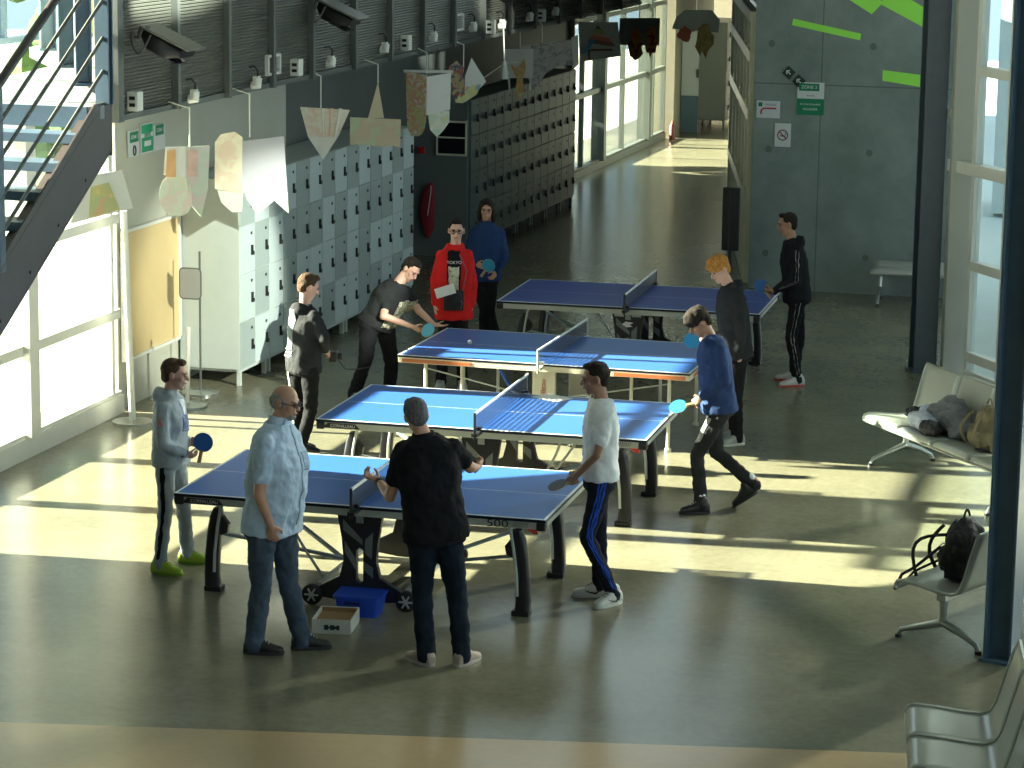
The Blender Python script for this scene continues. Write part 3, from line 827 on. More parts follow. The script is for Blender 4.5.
# corridor end: open door, distant lockers
dr = MB().box((-10.45, 52.0, .98), (.34, .05, 1.95)).build('door_1', mat('door_white', (.5, .55, .58), .5), kind='structure')
MB().box((-10.45, 51.97, .36), (.34, .02, .7)).build('kick_panel', mat('door_blue', (.1, .17, .22), .5), parent=dr)
MB().box((-10.3, 51.95, 1.15), (.05, .03, .16)).build('door_handle', GREYSTEEL, parent=dr)
fu = protos[1]
for i in range(2):
    c = copy_tree(fu); c.location = (-9.93, 53.0 + i * .83, 0)
    tag(c, ('nearer' if i == 0 else 'further') + ' grey locker cabinet in the dark behind the open corridor door', 'locker', 'lockers beyond the corridor door')
o = MB().tube([(0, 0, 0), (0, 0, .26), (0, 0, .3), (0, 0, .36)], [.06, .06, .03, .02], 12).build('fire_extinguisher', mat('dark_red_paint', (.12, .02, .02), .4), smooth='auto')
o.location = (-10.45, 50.4, 0); tag(o, 'small dark extinguisher on the corridor floor beside the end pier', 'extinguisher')

# black panel stand by the partition end
o = tag(root('panel_stand', (-5.98, 32.5, 0)), 'tall black panel stand against the near end of the cream partition', 'stand')
MB().box((0, 0, .92), (.21, .06, .78)).box((-.02, -.035, .92), (.02, .02, .76)).build('panel', BLACK, parent=o, bevel=.008)
MB().tube([(0, 0, .55), (0, 0, .02)], .02, 8).disc((0, 0, .012), (0, 0, 1), .14, .024).build('pole', BLACK, parent=o, smooth='auto')

# ------------------------------------------------------------------ signs
SG = mat('sign_white', (.62, .66, .68), .5)
GR = mat('sign_green', (.0, .2, .09), .5)
RD = mat('sign_red', (.4, .02, .05), .5)
SB = mat('sign_black', (.01, .03, .025), .5)
TXT = mat('sign_lettering_white', (.7, .75, .75), .5)
ROTF = Euler((PI / 2, 0, 0))      # text facing -Y
def sign(name, loc, label, rot=(0, 0, 0)):
    o = root(name, loc); o.rotation_euler = rot
    return tag(o, label, 'sign')
o = sign('zone_sign', (-5.12, 32.99, 2.38), 'white and green zone sign with white lettering on the concrete wall')
MB().box((0, -.004, .11), (.33, .008, .2)).build('sign_board', SG, parent=o)
MB().box((-.02, -.009, .15), (.25, .004, .09)).build('green_field', GR, parent=o)
MB().box((0, -.004, -.09), (.335, .008, .2)).build('green_board', GR, parent=o)
text_mesh('ZONE 2', .056, 'lettering', TXT, o, (-.02, -.013, .15), ROTF)
text_mesh('accueil', .035, 'lettering', SB, o, (0, -.011, .05), ROTF)
text_mesh("EN CAS D'ALARME", .03, 'lettering', TXT, o, (0, -.011, -.06), ROTF)
text_mesh('REGARDER', .036, 'lettering', TXT, o, (0, -.011, -.12), ROTF)
for (x, z) in ((-5.40, 2.70), (-5.27, 2.60)):
    o = sign('arrow_sign', (x, 32.99, z), ('upper' if z > 2.65 else 'lower') + ' dark green arrow sign set on its corner on the concrete wall')
    MB().box((0, -.004, 0), (.12, .008, .12), m=Euler((0, rad(40), 0)).to_matrix()).build('sign_board', SB, parent=o)
    a = MB(); R = Euler((0, rad(40), 0)).to_matrix()
    for p0, p1 in (((-.035, 0), (.03, 0)), ((-.035, 0), (-.005, .03)), ((-.035, 0), (-.005, -.03))):
        a.beam(R @ Vector((p0[0], -.01, p0[1])), R @ Vector((p1[0], -.01, p1[1])), .012, .004, up=(0, 1, 0))
    a.build('arrow', TXT, parent=o)
o = sign('route_sign', (-5.64, 32.99, 2.24), 'white notice with a bent red arrow left of the zone sign')
MB().box((0, -.004, 0), (.29, .008, .21)).build('sign_board', SG, parent=o)
MB().box((-.1, -.01, .06), (.05, .004, .05)).build('green_square', GR, parent=o)
a = MB(); a.tube([(-.09, -.01, -.06), (-.085, -.01, -.01), (-.06, -.01, .012), (-.03, -.01, .015), (.1, -.01, .015)], .011, 6)
a.build('red_arrow', RD, parent=o)
text_mesh('PASSAGE', .035, 'lettering', mat('sign_purple', (.2, .1, .25), .5), o, (.03, -.011, .06), ROTF)
o = sign('no_smoking_sign', (-5.45, 32.99, 1.93), 'white notice with a red prohibition circle below the red arrow notice')
MB().box((0, -.004, 0), (.2, .008, .29)).build('sign_board', SG, parent=o)
MB().tube([(.062 * math.cos(2 * PI * k / 24), -.01, .062 * math.sin(2 * PI * k / 24)) for k in range(24)], .007, 6, closed=True).beam((-.045, -.01, .045), (.045, -.01, -.045), .012, .006, up=(0, 1, 0)).build('prohibition_ring', mat('sign_dark_red', (.2, .01, .04), .5), parent=o)
MB().beam((-.035, -.009, -.01), (.03, -.009, -.01), .012, .004, up=(0, 1, 0)).tube([(.03, -.009, .0), (.035, -.009, .02), (.025, -.009, .035)], .004, 5).build('cigarette', SB, parent=o)

# green and white direction boards on the left wall
ROTL = Matrix(((0, 0, 1), (1, 0, 0), (0, 1, 0)))      # text x -> +Y, text y -> +Z, facing +X
o = sign('direction_sign', (-10.19, 24.15, 2.55), 'row of green and white direction boards on the wall left of the lockers')
MB().box((.006, -.30, -.02), (.012, .26, .25)).build('sign_board', SG, parent=o)
MB().box((.006, .02, .0), (.012, .3, .29)).build('sign_board', SG, parent=o)
MB().box((.006, .33, -.02), (.012, .28, .25)).build('sign_board', SG, parent=o)
MB().box((.014, -.3, .04), (.004, .2, .1)).build('green_field', GR, parent=o)
MB().box((.014, .02, .09), (.004, .27, .08)).box((.014, .02, -.06), (.004, .27, .14)).build('green_field', mat('sign_bright_green', (.0, .32, .14), .5), parent=o)
MB().box((.014, .33, .05), (.004, .2, .1)).build('green_field', GR, parent=o)
text_mesh('ZONE 1', .05, 'lettering', TXT, o, (.018, -.3, .04), ROTL)
text_mesh('ZONE 1', .05, 'lettering', TXT, o, (.018, .33, .05), ROTL)
text_mesh("SORTIE", .05, 'lettering', GR, o, (.018, .02, .03), ROTL)
MB().box((.018, .02, -.05), (.004, .16, .05)).build('white_field', TXT, parent=o)
for (y, z) in ((-.3, -.09), (.33, .3)):
    MB().tube([(.016, y + .03 * math.cos(t), z + .045 * math.sin(t)) for t in [2 * PI * k / 14 for k in range(14)]], .008, 5, closed=True).build('arrow', SB, parent=o)

# yellow board on the left wall
o = tag(root('notice_board', (-10.19, 24.2, 1.1)), 'large blank cream pinboard on the wall between the windows and the lockers', 'board')
MB().box((.02, 0, 0), (.03, 1.36, 1.22)).build('board_panel', mat('cream_board', (.66, .5, .25), .55, var=.04, scale=2), parent=o)
MB().box((.03, 0, .62), (.05, 1.4, .03)).box((.03, 0, -.62), (.05, 1.4, .03)).box((.03, -.69, 0), (.05, .03, 1.26)).box((.03, .69, 0), (.05, .03, 1.26)).build('board_frame', WHITEPL, parent=o)

# sign stands
def stand(loc, h, lean, label, plate=False, pm=FRAME, r=.02):
    o = tag(root('sign_stand' if plate else 'barrier_post', loc), label, 'stand' if plate else 'post')
    MB().tube([(0, 0, 0), (0, 0, .02), (0, 0, .035)], [.19, .19, .04], 28).build('base', CHROME, parent=o, smooth='auto')
    MB().tube([(0, 0, .02), (lean, 0, h)], r, 12).build('pole', pm, parent=o, smooth='auto')
    if plate:
        p = MB()
        pl = []
        for cx, cz, a0 in ((.07, .11, 0), (-.07, .11, 90), (-.07, -.11, 180), (.07, -.11, 270)):
            for k in range(5):
                t = rad(a0 + k * 22.5); pl.append((cx + .04 * math.cos(t), cz + .04 * math.sin(t)))
        p.prism(pl, (-.09, -.03, 1.1), (1, 0, 0), (0, 0, 1), (0, .012, 0))
        p.build('sign_plate', mat('plate_grey', (.3, .31, .3), .35), parent=o)
        MB().tube([(-.09 + x, -.024, 1.1 + z) for x, z in pl], .009, 6, closed=True).build('plate_rim', GREYSTEEL, parent=o)
    return o
stand((-9.86, 22.98, 0), 2.0, -.06, 'white post on a round steel base in front of the left windows', r=.032)
stand((-9.66, 23.85, 0), .78, .02, 'pale post on a round base behind the boy in the grey tracksuit', r=.022)
stand((-9.78, 24.5, 0), 1.42, .0, 'thin stand with a rounded grey plate in front of the cream pinboard', plate=True, pm=GREYSTEEL, r=.011)

# ------------------------------------------------------------------ table-tennis tables
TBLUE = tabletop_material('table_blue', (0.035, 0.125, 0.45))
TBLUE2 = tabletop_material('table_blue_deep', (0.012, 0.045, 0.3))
APRON = mat('apron_silver', (.5, .53, .5), .35, metal=.2)
LEGB = mat('leg_black', (.012, .012, .018), .35)
NET = mesh_fabric('net_mesh', (.03, .04, .08), 60, .36)
TAPE = mat('net_tape_white', (.75, .75, .75), .6)
TYRE = mat('tyre_black', (.015, .015, .015), .6)
ORANGE = mat('apron_orange', (.5, .16, .06), .45)
CREAMP = mat('pedestal_cream', (.7, .66, .54), .4)
BLUEROD = mat('blue_rod', (.03, .12, .6), .35)
L_, W_ = 2.74, 1.525

def net_parts(o):
    g = MB()
    g.box((0, 0, .76 + .072), (.003, W_ + .25, .135))
    g.build('net', NET, parent=o)
    MB().box((0, 0, .76 + .1475), (.012, W_ + .27, .018)).build('net_tape', TAPE, parent=o)
    for s in (-1, 1):
        MB().tube([(0, s * (W_ / 2 + .13), .70), (0, s * (W_ / 2 + .13), .918)], .011, 8).box((0, s * (W_ / 2 + .06), .735), (.05, .16, .025)).box((0, s * (W_ / 2 + .03), .775), (.06, .05, .02)).build('net_post', LEGB if not o.get('alt') else APRON, parent=o)

def wheel(o, x, y, r=.075):
    w = MB().tube([(x, y - .02, r), (x, y - .014, r), (x, y + .014, r), (x, y + .02, r)], [r * .86, r, r, r * .86], 24).build('wheel', TYRE, parent=o, smooth='auto')
    h = MB()
    h.disc((x, y, r), (0, 1, 0), r * .22, .05, 12)
    for k in range(6):
        t = 2 * PI * k / 6
        h.beam((x, y - .024, r), (x + math.cos(t) * r * .68, y - .024, r + math.sin(t) * r * .68), .012, .014, up=(0, 1, 0))
        h.beam((x, y + .024, r), (x + math.cos(t) * r * .68, y + .024, r + math.sin(t) * r * .68), .012, .014, up=(0, 1, 0))
    h.build('wheel_hub', APRON, parent=w)
    return w

def modern_table(top_m, labels=True):
    o = root('table_tennis_table', (0, 0, 0))
    MB().box((0, 0, .748), (L_, W_, .024)).build('tabletop', top_m, parent=o, bevel=.003)
    a = MB()
    for s in (-1, 1):
        a.box((0, s * (W_ / 2 - .03), .708), (L_ - .06, .02, .052))
        a.box((s * (L_ / 2 - .03), 0, .708), (.02, W_ - .06, .052))
    for x in (-.9, -.45, .45, .9):
        a.box((x, 0, .715), (.03, W_ - .08, .03))
    ap = a.build('apron', APRON, parent=o)
    for sx in (-1, 1):
        for sy in (-1, 1):
            MB().box((sx * (L_ / 2 - .035), sy * (W_ / 2 - .035), .705), (.07, .07, .062)).build('corner_guard', LEGB, parent=o, bevel=.012)
    if labels:
        p = MB().prism([(-1.32, .688), (-1.27, .728), (-1.04, .728), (-1.0, .688)], (0, -W_ / 2 + .0205, 0), (1, 0, 0), (0, 0, 1), (0, -.004, 0)).build('name_plate', LEGB, parent=ap)
        text_mesh('CORNILLEAU', .035, 'lettering', TAPE, ap, (-1.145, -W_ / 2 + .0125, .708), ROTF)
        t = text_mesh('500', .075, 'lettering', LEGB, ap, (0, -W_ / 2 + .017, .706), ROTF)
        me = t.data
        for v in me.vertices: v.co.x = v.co.x * 1.45 + 1.02
        m5 = MB()
        for k in range(7): m5.beam((1.13 + k * .016, -W_ / 2 + .016, .69), (1.145 + k * .016, -W_ / 2 + .016, .726), .006, .003, up=(0, 1, 0))
        m5.build('stripes', mat('stripe_grey', (.2, .22, .22), .5), parent=ap)
        for s in (-1, 1):
            MB().prism([(1.2, .688), (1.3, .688), (1.3, .64), (1.27, .64)], (0, s * (W_ / 2 - .05), 0), (1, 0, 0), (0, 0, 1), (0, .02, 0)).build('safety_catch', mat('catch_red', (.6, .05, .04), .5), parent=o)
    for sx in (-1, 1):
        for sy in (-1, 1):
            y = sy * .54
            mb = MB()
            pts = [(1.115, .62, .03), (1.125, .56, .05), (1.145, .42, .055), (1.16, .25, .056), (1.165, .12, .056), (1.16, .012, .058)]
            mb.loft([((sx * px, y, z), (w * .95, 0, 0), (0, .045, 0)) for px, z, w in pts], 16, 4)
            mb.prism([(sx * 1.03, .50), (sx * 1.09, .58), (sx * 1.09, .42), (sx * 1.04, .44)], (0, y - .025, 0), (1, 0, 0), (0, 0, 1), (0, .05, 0))
            lg = mb.build('leg', LEGB, parent=o, smooth='auto')
            MB().tube([(sx * 1.04, y - .055, .69), (sx * 1.075, y - .056, .64), (sx * 1.1, y - .056, .5), (sx * 1.125, y - .054, .3), (sx * 1.13, y - .052, .15)], .012, 8).build('leg_tube', APRON, parent=lg, smooth='auto')
            MB().box((sx * 1.15, y, .02), (.13, .1, .04)).build('leg_foot', BLACK, parent=lg, bevel=.008)
    for s in (-1, 1):
        y = s * .66
        mb = MB()
        poly = [(-.17, .70), (.17, .70), (.135, .5), (.12, .34), (.15, .22), (.37, .1), (.37, .07), (.1, .035), (-.1, .035), (-.37, .07), (-.37, .1), (-.15, .22), (-.12, .34), (-.135, .5)]
        # two halves around the slot
        left = [(-.17, .70), (0, .70), (0, .44), (-.026, .42), (-.026, .2), (0, .18), (0, .035), (-.1, .035), (-.37, .07), (-.37, .1), (-.15, .22), (-.12, .34), (-.135, .5)]
        mb.prism(left, (0, y - .025, 0), (1, 0, 0), (0, 0, 1), (0, .05, 0))
        mb.prism([(-a_, b_) for a_, b_ in left], (0, y - .025, 0), (1, 0, 0), (0, 0, 1), (0, .05, 0))
        pd = mb.build('pedestal', LEGB, parent=o)
        gp = MB()
        for q in ([(-.12, .56), (.02, .46), (.02, .5), (-.125, .64)], [(-.11, .4), (-.03, .28), (-.03, .36), (-.11, .48)], [(.04, .5), (.1, .56), (.09, .36), (.04, .4)], [(.03, .28), (.1, .22), (.1, .3), (.03, .34)]):
            gp.prism(q, (0, y - .0262, 0), (1, 0, 0), (0, 0, 1), (0, -.002, 0))
        gp.build('pedestal_pattern', mat('pattern_grey', (.16, .18, .19), .4), parent=pd)
        if not labels:
            MB().prism([(-.06, .57), (-.02, .6), (.06, .59), (.02, .57), (.05, .55), (-.01, .54)], (0, y - .028, 0), (1, 0, 0), (0, 0, 1), (0, -.002, 0)).build('pedestal_emblem', TAPE, parent=pd)
            MB().box((-.09, y - .028, .67), (.1, .003, .04)).box((.09, y - .028, .67), (.1, .003, .04)).build('pedestal_sticker', mat('sticker_grey', (.4, .42, .44), .5), parent=pd)
        for sx in (-1, 1):
            wheel(o, sx * .35, y - .035 if s < 0 else y + .035)
        MB().prism([(-.025, .7), (.03, .7), (.03, .62), (-.025, .62)], (0, y - .03, 0), (1, 0, 0), (0, 0, 1), (0, -.004, 0)).build('net_clamp_plate', mat('clamp_grey', (.3, .32, .33), .4), parent=pd)
    for sx in (-1, 1):
        for sy in (-1, 1):
            MB().tube(arc((sx * .62, sy * .5, .69), (sx * .33, sy * .5, .15), (sx * .07, 0, .05)), .011, 8).build('curved_rod', APRON, parent=o, smooth='auto')
        MB().beam((sx * 1.1, -.5, .42), (sx * .28, -.2, .22), .04, .02).build('brace', mat('brace_grey', (.28, .33, .36), .35), parent=o)
        MB().beam((sx * .28, -.2, .22), (sx * .3, .6, .14), .05, .02).build('brace', MATS['brace_grey'], parent=o)
        MB().beam((sx * 1.12, .5, .46), (sx * .28, -.2, .22), .03, .02).build('brace', MATS['brace_grey'], parent=o)
    MB().beam((-.33, -.6, .12), (-.33, .6, .12), .04, .03).beam((.33, -.6, .12), (.33, .6, .12), .04, .03).build('undercarriage', APRON, parent=o)
    net_parts(o)
    return o

def older_table():
    o = root('table_tennis_table', (0, 0, 0)); o['alt'] = 1
    MB().box((0, 0, .75), (L_, W_, .02)).build('tabletop', TBLUE, parent=o)
    a = MB()
    for s in (-1, 1):
        a.box((0, s * (W_ / 2 - .012), .715), (L_ - .02, .02, .05))
        a.box((s * (L_ / 2 - .012), 0, .715), (.02, W_ - .02, .05))
    ap = a.build('apron', CREAMP, parent=o)
    for s in (-1, 1):
        MB().box((s * 1.0, -W_ / 2 + .0005, .712), (.66, .004, .034)).build('apron_strip', ORANGE, parent=ap)
        MB().box((s * (L_ / 2 - .0005), 0, .712), (.004, 1.2, .034)).build('apron_strip', ORANGE, parent=ap)
    for sx in (-1, 1):
        for x, y in ((1.15, -.6), (.82, -.6), (1.15, .6), (.82, .6)):
            if x > 1:
                MB().tube([(sx * x, y, .70), (sx * x, y, .015)], .017, 10).disc((sx * x, y, .015), (0, 0, 1), .03, .03).build('leg', CREAMP, parent=o, smooth='auto')
        for y in (-.6, .6):
            MB().tube([(sx * .80, y, .70), (sx * .80, y, .03)], .016, 8).build('leg', CREAMP, parent=o, smooth='auto')
        MB().beam((sx * 1.14, -.6, .62), (sx * .1, -.62, .42), .012, .012).build('brace', APRON, parent=o)
        MB().tube(arc((sx * .5, -.45, .69), (sx * .2, -.45, .25), (sx * .06, 0, .04)), .017, 8).build('curved_rod', BLUEROD if sx < 0 else APRON, parent=o, smooth='auto')
        MB().beam((sx * .5, .45, .69), (sx * .2, .45, .25), .02, .02).build('brace', APRON, parent=o)
    for s in (-1, 1):
        pd = MB().box((-.09, s * .66, .38), (.03, .06, .64)).box((.09, s * .66, .38), (.03, .06, .64)).box((0, s * .66, .44), (.15, .045, .5)).box((0, s * .66, .08), (.6, .06, .05)).build('pedestal', CREAMP, parent=o)
        if s < 0:
            text_mesh('cornilleau', .07, 'lettering', mat('letter_red', (.5, .06, .03), .5), pd, (0, -.69, .47), Matrix(((0, 1, 0), (0, 0, -1), (-1, 0, 0))).to_3x3() if False else Euler((PI / 2, 0, 0)).to_matrix() @ Matrix.Rotation(PI / 2, 3, 'Z'))
        for sx in (-1, 1):
            wheel(o, sx * .28, s * .66 + .05 * s, .05)
    net_parts(o)
    return o

t1 = modern_table(TBLUE); t1.location = (-5.851, 18.304, 0); t1.rotation_euler.z = rad(1.0)
tag(t1, 'nearest blue table-tennis table, with black legs and a wheeled black pedestal', 'table tennis table')
t2 = modern_table(TBLUE, labels=True); t2.location = (-5.748, 21.078, 0); t2.rotation_euler.z = rad(1.13)
tag(t2, 'second blue table-tennis table from the front, brightly sunlit, with a white sheet on it', 'table tennis table')
t3 = older_table(); t3.location = (-5.958, 23.978, 0); t3.rotation_euler.z = rad(-.69)
tag(t3, 'third blue table-tennis table from the front, with orange edge strips and white tube legs', 'table tennis table')
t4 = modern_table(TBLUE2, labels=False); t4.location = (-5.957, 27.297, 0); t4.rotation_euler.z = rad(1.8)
tag(t4, 'furthest blue table-tennis table, dark blue in the shade', 'table tennis table')

o = MB().ball((0, 0, .0), .02, seg=20).build('table_tennis_ball', mat('ball_white', (.8, .78, .72), .4), smooth=True)
o.location = (-6.85, 23.93, .79); tag(o, 'white ball above the third blue table in front of the crouching player', 'ball')
o = MB().box((0, 0, 0), (.21, .3, .002)).build('paper_sheet', mat('paper_white', (.8, .8, .78), .6))
o.location = (-5.49, 21.74, .762); o.rotation_euler.z = rad(60); tag(o, 'white sheet of paper lying on the sunlit second table', 'paper')

# ------------------------------------------------------------------ box and crate under the first table
o = tag(root('cardboard_box', (-5.84, 17.10, 0), rad(8)), 'open white cardboard box on the floor beneath the nearest table', 'box')
b = MB()
b.box((0, 0, .005), (.27, .34, .01)).box((-.133, 0, .05), (.005, .34, .1)).box((.133, 0, .05), (.005, .34, .1)).box((0, -.168, .05), (.27, .005, .1)).box((0, .168, .05), (.27, .005, .1))
b.build('box_body', mat('box_white_card', (.6, .58, .53), .7), parent=o)
MB().box((0, 0, .06), (.255, .325, .012)).box((0, .16, .05), (.25, .004, .09)).build('box_lining', mat('kraft_card', (.28, .17, .08), .8), parent=o)
MB().box((-.035, -.1715, .045), (.03, .002, .035)).box((-.014, -.1715, .045), (.02, .002, .012)).box((.008, -.1715, .045), (.03, .002, .035)).box((.03, -.1715, .045), (.02, .002, .02)).box((.048, -.1715, .045), (.02, .002, .035)).build('printed_mark', SB, parent=o)
o = tag(root('blue_crate', (-5.79, 17.5, 0), rad(4)), 'bright blue plastic case with a handle slot behind the white box', 'crate')
b = MB()
b.loft([((0, 0, .0), (.145, 0, 0), (0, .12, 0)), ((0, 0, .14), (.165, 0, 0), (0, .135, 0))], 32, 9)
b.build('crate_body', mat('crate_blue', (.015, .07, .55), .35), parent=o, smooth='auto')
MB().loft([((0, 0, .135), (.175, 0, 0), (0, .145, 0)), ((0, 0, .15), (.175, 0, 0), (0, .145, 0))], 32, 9).build('crate_rim', MATS['crate_blue'], parent=o, smooth='auto')
MB().box((-.03, -.134, .1), (.12, .02, .025)).build('handle_slot', mat('crate_shadow_blue', (.004, .02, .16), .5), parent=o, bevel=.005)

# ------------------------------------------------------------------ benches
PERF = mat('perforated_steel', (.5, .52, .48), .3, metal=.4, var=.05, scale=3)
def bench_proto(n, w=.58, back=True, legs=(.3, 1.9)):
    """seats run along +x, their backs lean towards +y"""
    o = root('bench', (0, 0, 0))
    prof = [(-.03, .375), (-.035, .40), (-.02, .425), (.02, .435), (.15, .425), (.3, .405), (.4, .40), (.45, .42), (.48, .47)]
    if back: prof += [(.505, .55), (.54, .68), (.575, .8), (.59, .84), (.60, .85)]
    for k in range(n):
        g = MB(); x0, x1 = k * w + .008, (k + 1) * w - .008
        rows = []
        for x in [x0 + (x1 - x0) * i / 8 for i in range(9)]:
            e = 0.0
            rows.append([(x, y, z) for y, z in prof])
        g.sheet(rows)
        s = g.build('seat_shell', PERF, parent=o, smooth=True)
        sm = s.modifiers.new('thick', 'SOLIDIFY'); sm.thickness = .014
        f = MB()
        f.tube([(x0, y, z) for y, z in prof], .012, 6); f.tube([(x1, y, z) for y, z in prof], .012, 6)
        f.tube([(x0, *prof[0]), (x1, *prof[0])], .012, 6); f.tube([(x0, *prof[-1]), (x1, *prof[-1])], .012, 6)
        f.build('seat_rim', CHROME, parent=s, smooth='auto')
    MB().box((n * w / 2, .3, .35), (n * w - .1, .07, .045)).build('beam', CHROME, parent=o, bevel=.008)
    for x in legs:
        l = MB()
        l.tube([(x, .3, .34), (x, .3, .2), (x, .29, .16)], [.035, .028, .03], 10)
        l.tube([(x, .3, .17), (x, .12, .11), (x, -.03, .06), (x, -.05, .02)], [.03, .024, .018, .018], 10)
        l.tube([(x, .3, .17), (x, .44, .12), (x, .56, .06), (x, .58, .02)], [.03, .024, .018, .018], 10)
        lo = l.build('leg', CHROME, parent=o, smooth='auto')
        MB().disc((x, -.05, .012), (0, 0, 1), .025, .024, 12).disc((x, .58, .012), (0, 0, 1), .025, .024, 12).build('foot_pad', BLACK, parent=lo)
    return o
b1 = bench_proto(4, .6, legs=(.2, 2.15)); b1.location = (-3.06, 23.56, 0); b1.rotation_euler.z = math.atan2(-.80, .60)
tag(b1, 'furthest steel bench with backs, holding a grey jacket and a khaki backpack', 'bench')
b2 = bench_proto(4, .55, legs=(.1, 2.0)); b2.location = (-2.16, 17.9, 0); b2.rotation_euler.z = math.atan2(.91, .42)
b2.location = (-2.06, 17.95, 0)
b3 = bench_proto(4, .56, legs=(.3, 1.8)); b3.location = (-1.64, 15.2, 0); b3.rotation_euler.z = rad(-82)
tag(b3, 'nearest steel bench at the bottom right corner', 'bench')
# the middle bench faces left: its seats run away from the camera, so it is a mirrored build
def mirror_y(o):
    for q in [o] + register_list(o):
        if q.type == 'MESH':
            for v in q.data.vertices: v.co.x = -v.co.x
            q.data.flip_normals()
def register_list(o):
    r = []
    for c in [q for q in bpy.data.objects if q.parent == o]:
        r.append(c); r += register_list(c)
    return r
mirror_y(b2)
# after the mirror seats run along local -x with their backs to +y; aim -x along (.42,.91)
b2.rotation_euler.z = math.atan2(-.91, -.42)
tag(b2, 'middle steel bench beside the blue column, holding the black backpack', 'bench')
b4 = bench_proto(2, .55, back=False, legs=(.1, 1.0)); b4.location = (-4.2, 32.2, 0); b4.rotation_euler.z = rad(4)
tag(b4, 'low backless bench in the shade against the concrete wall', 'bench')

# ------------------------------------------------------------------ bags and clothes on the benches
def lump(name, parts, m, vox=.012, sm=6, rough=.02, parent=None, origin=None, dscale=.12):
    mb = MB()
    for p in parts: p(mb)
    o = mb.build(name, m, parent=parent, origin=origin, smooth=True)
    r = o.modifiers.new('remesh', 'REMESH'); r.mode = 'VOXEL'; r.voxel_size = vox; r.use_smooth_shade = True
    s = o.modifiers.new('smooth', 'SMOOTH'); s.iterations = sm; s.factor = .5
    if rough:
        tx = bpy.data.textures.get('folds%g' % dscale) or bpy.data.textures.new('folds%g' % dscale, 'CLOUDS')
        tx.noise_scale = dscale; tx.noise_depth = 2
        d = o.modifiers.new('folds', 'DISPLACE'); d.texture = tx; d.strength = rough; d.mid_level = .5
    return o
KHAKI = mat('khaki_cloth', (.2, .17, .1), .85, var=.25, scale=12, bump=.4)
BAGB = mat('black_bag_cloth', (.012, .013, .017), .75, var=.3, scale=10, bump=.4)
GREYC = mat('grey_cloth', (.17, .18, .2), .85, var=.25, scale=9, bump=.4)
PALEC = mat('pale_blue_cloth', (.42, .48, .6), .8, var=.2, scale=9, bump=.4)
def on_bench(b, x, y, z):
    return b.matrix_basis @ Vector((x, y, z))
def bag(b, x, y, name, label, m, s=1.0, rz=0.0, cat='backpack'):
    p = on_bench(b, x, y, .43)
    o = tag(root(name, p, b.rotation_euler.z + rz), label, cat)
    lump('bag_body', [lambda q: q.ball((0, .02, .2 * s), (.17 * s, .11 * s, .2 * s)), lambda q: q.ball((0, -.06 * s, .12 * s), (.15 * s, .09 * s, .12 * s)), lambda q: q.box((0, .03, .1 * s), (.28 * s, .16 * s, .2 * s))], m, .012, 4, .06, parent=o, dscale=.09)
    for sx in (-1, 1):
        MB().tube(arc((sx * .08 * s, -.1 * s, .34 * s), (sx * .1 * s, -.14 * s, .05), (sx * .02, -.07, 0)), .014, 6).build('strap', m, parent=o, smooth='auto')
    MB().tube(arc((-.04, .02, .4 * s), (.04, .02, .4 * s), (0, 0, .05)), .009, 6).build('carry_loop', m, parent=o, smooth='auto')
    MB().tube([(-.11 * s, -.13 * s, .17 * s), (0, -.155 * s, .19 * s), (.11 * s, -.13 * s, .17 * s)], .005, 5).build('zip', GREYSTEEL, parent=o)
    return o
bag(b1, 1.62, .24, 'backpack', 'khaki backpack leaning on the furthest bench beside the blue column', KHAKI, .95)
p = on_bench(b1, .78, .2, .44)
o = tag(root('grey_jacket', p, b1.rotation_euler.z), 'crumpled grey jacket heaped over a pale top on the furthest bench', 'clothes')
lump('jacket_heap', [lambda q: q.ball((.12, .1, .1), (.27, .16, .14)), lambda q: q.ball((.05, .18, .16), (.2, .1, .12)), lambda q: q.ball((.36, .08, .05), (.14, .12, .09))], GREYC, .012, 5, .07, parent=o, dscale=.08)
lump('pale_lining', [lambda q: q.ball((.02, -.08, .07), (.22, .1, .08)), lambda q: q.ball((-.1, .03, .1), (.1, .08, .09))], PALEC, .012, 4, .06, parent=o, dscale=.07)
lump('dark_sleeve', [lambda q: q.limb((-.36, .0, .07), (-.05, .08, .14), .045, .06), lambda q: q.limb((-.3, .08, .08), (-.1, -.04, .06), .03, .05), lambda q: q.ball((.2, -.12, .05), (.14, .08, .07))], BAGB, .012, 4, .05, parent=o, dscale=.06)
o = bag(b2, -.42, .24, 'backpack', 'black backpack slumped on the middle bench with its straps hanging over the edge', BAGB, 1.05)
MB().tube([(.1, -.12, .2), (.28, -.2, .08), (.36, -.26, .03), (.38, -.3, -.08)], .011, 6).tube([(.05, -.14, .1), (.2, -.26, .02), (.22, -.3, -.04)], .009, 6).tube(arc((.05, -.1, .28), (.3, -.18, .02), (.05, -.1, .08)), .012, 6).build('loose_strap', BAGB, parent=o, smooth='auto')
bag(b2, -1.75, .2, 'green_bag', 'small green bag at the far end of the middle bench', mat('green_cloth', (.01, .25, .17), .7, var=.2, bump=.3), .8, cat='bag')

# ------------------------------------------------------------------ people
SKIN = mat('skin_light', (.52, .29, .2), .5, var=.08, scale=14)
SKIN2 = mat('skin_tan', (.34, .18, .12), .5, var=.08, scale=14)
SKIN3 = mat('skin_fair', (.62, .36, .28), .5, var=.08, scale=14)
EYEW = mat('eye_dark', (.03, .025, .02), .2)
LIP = mat('lip', (.38, .13, .11), .5)
def cloth(name, col, var=.15, rough=.9, sheen=.0): return mat(name, col, rough, var=var, scale=7, bump=.35, bscale=14, sheen=sheen, spec=.12)
def hairm(name, col): return mat(name, col, .75, var=.45, scale=22, bump=.8, bscale=60, stretch=(3, 3, .7), spec=.2)

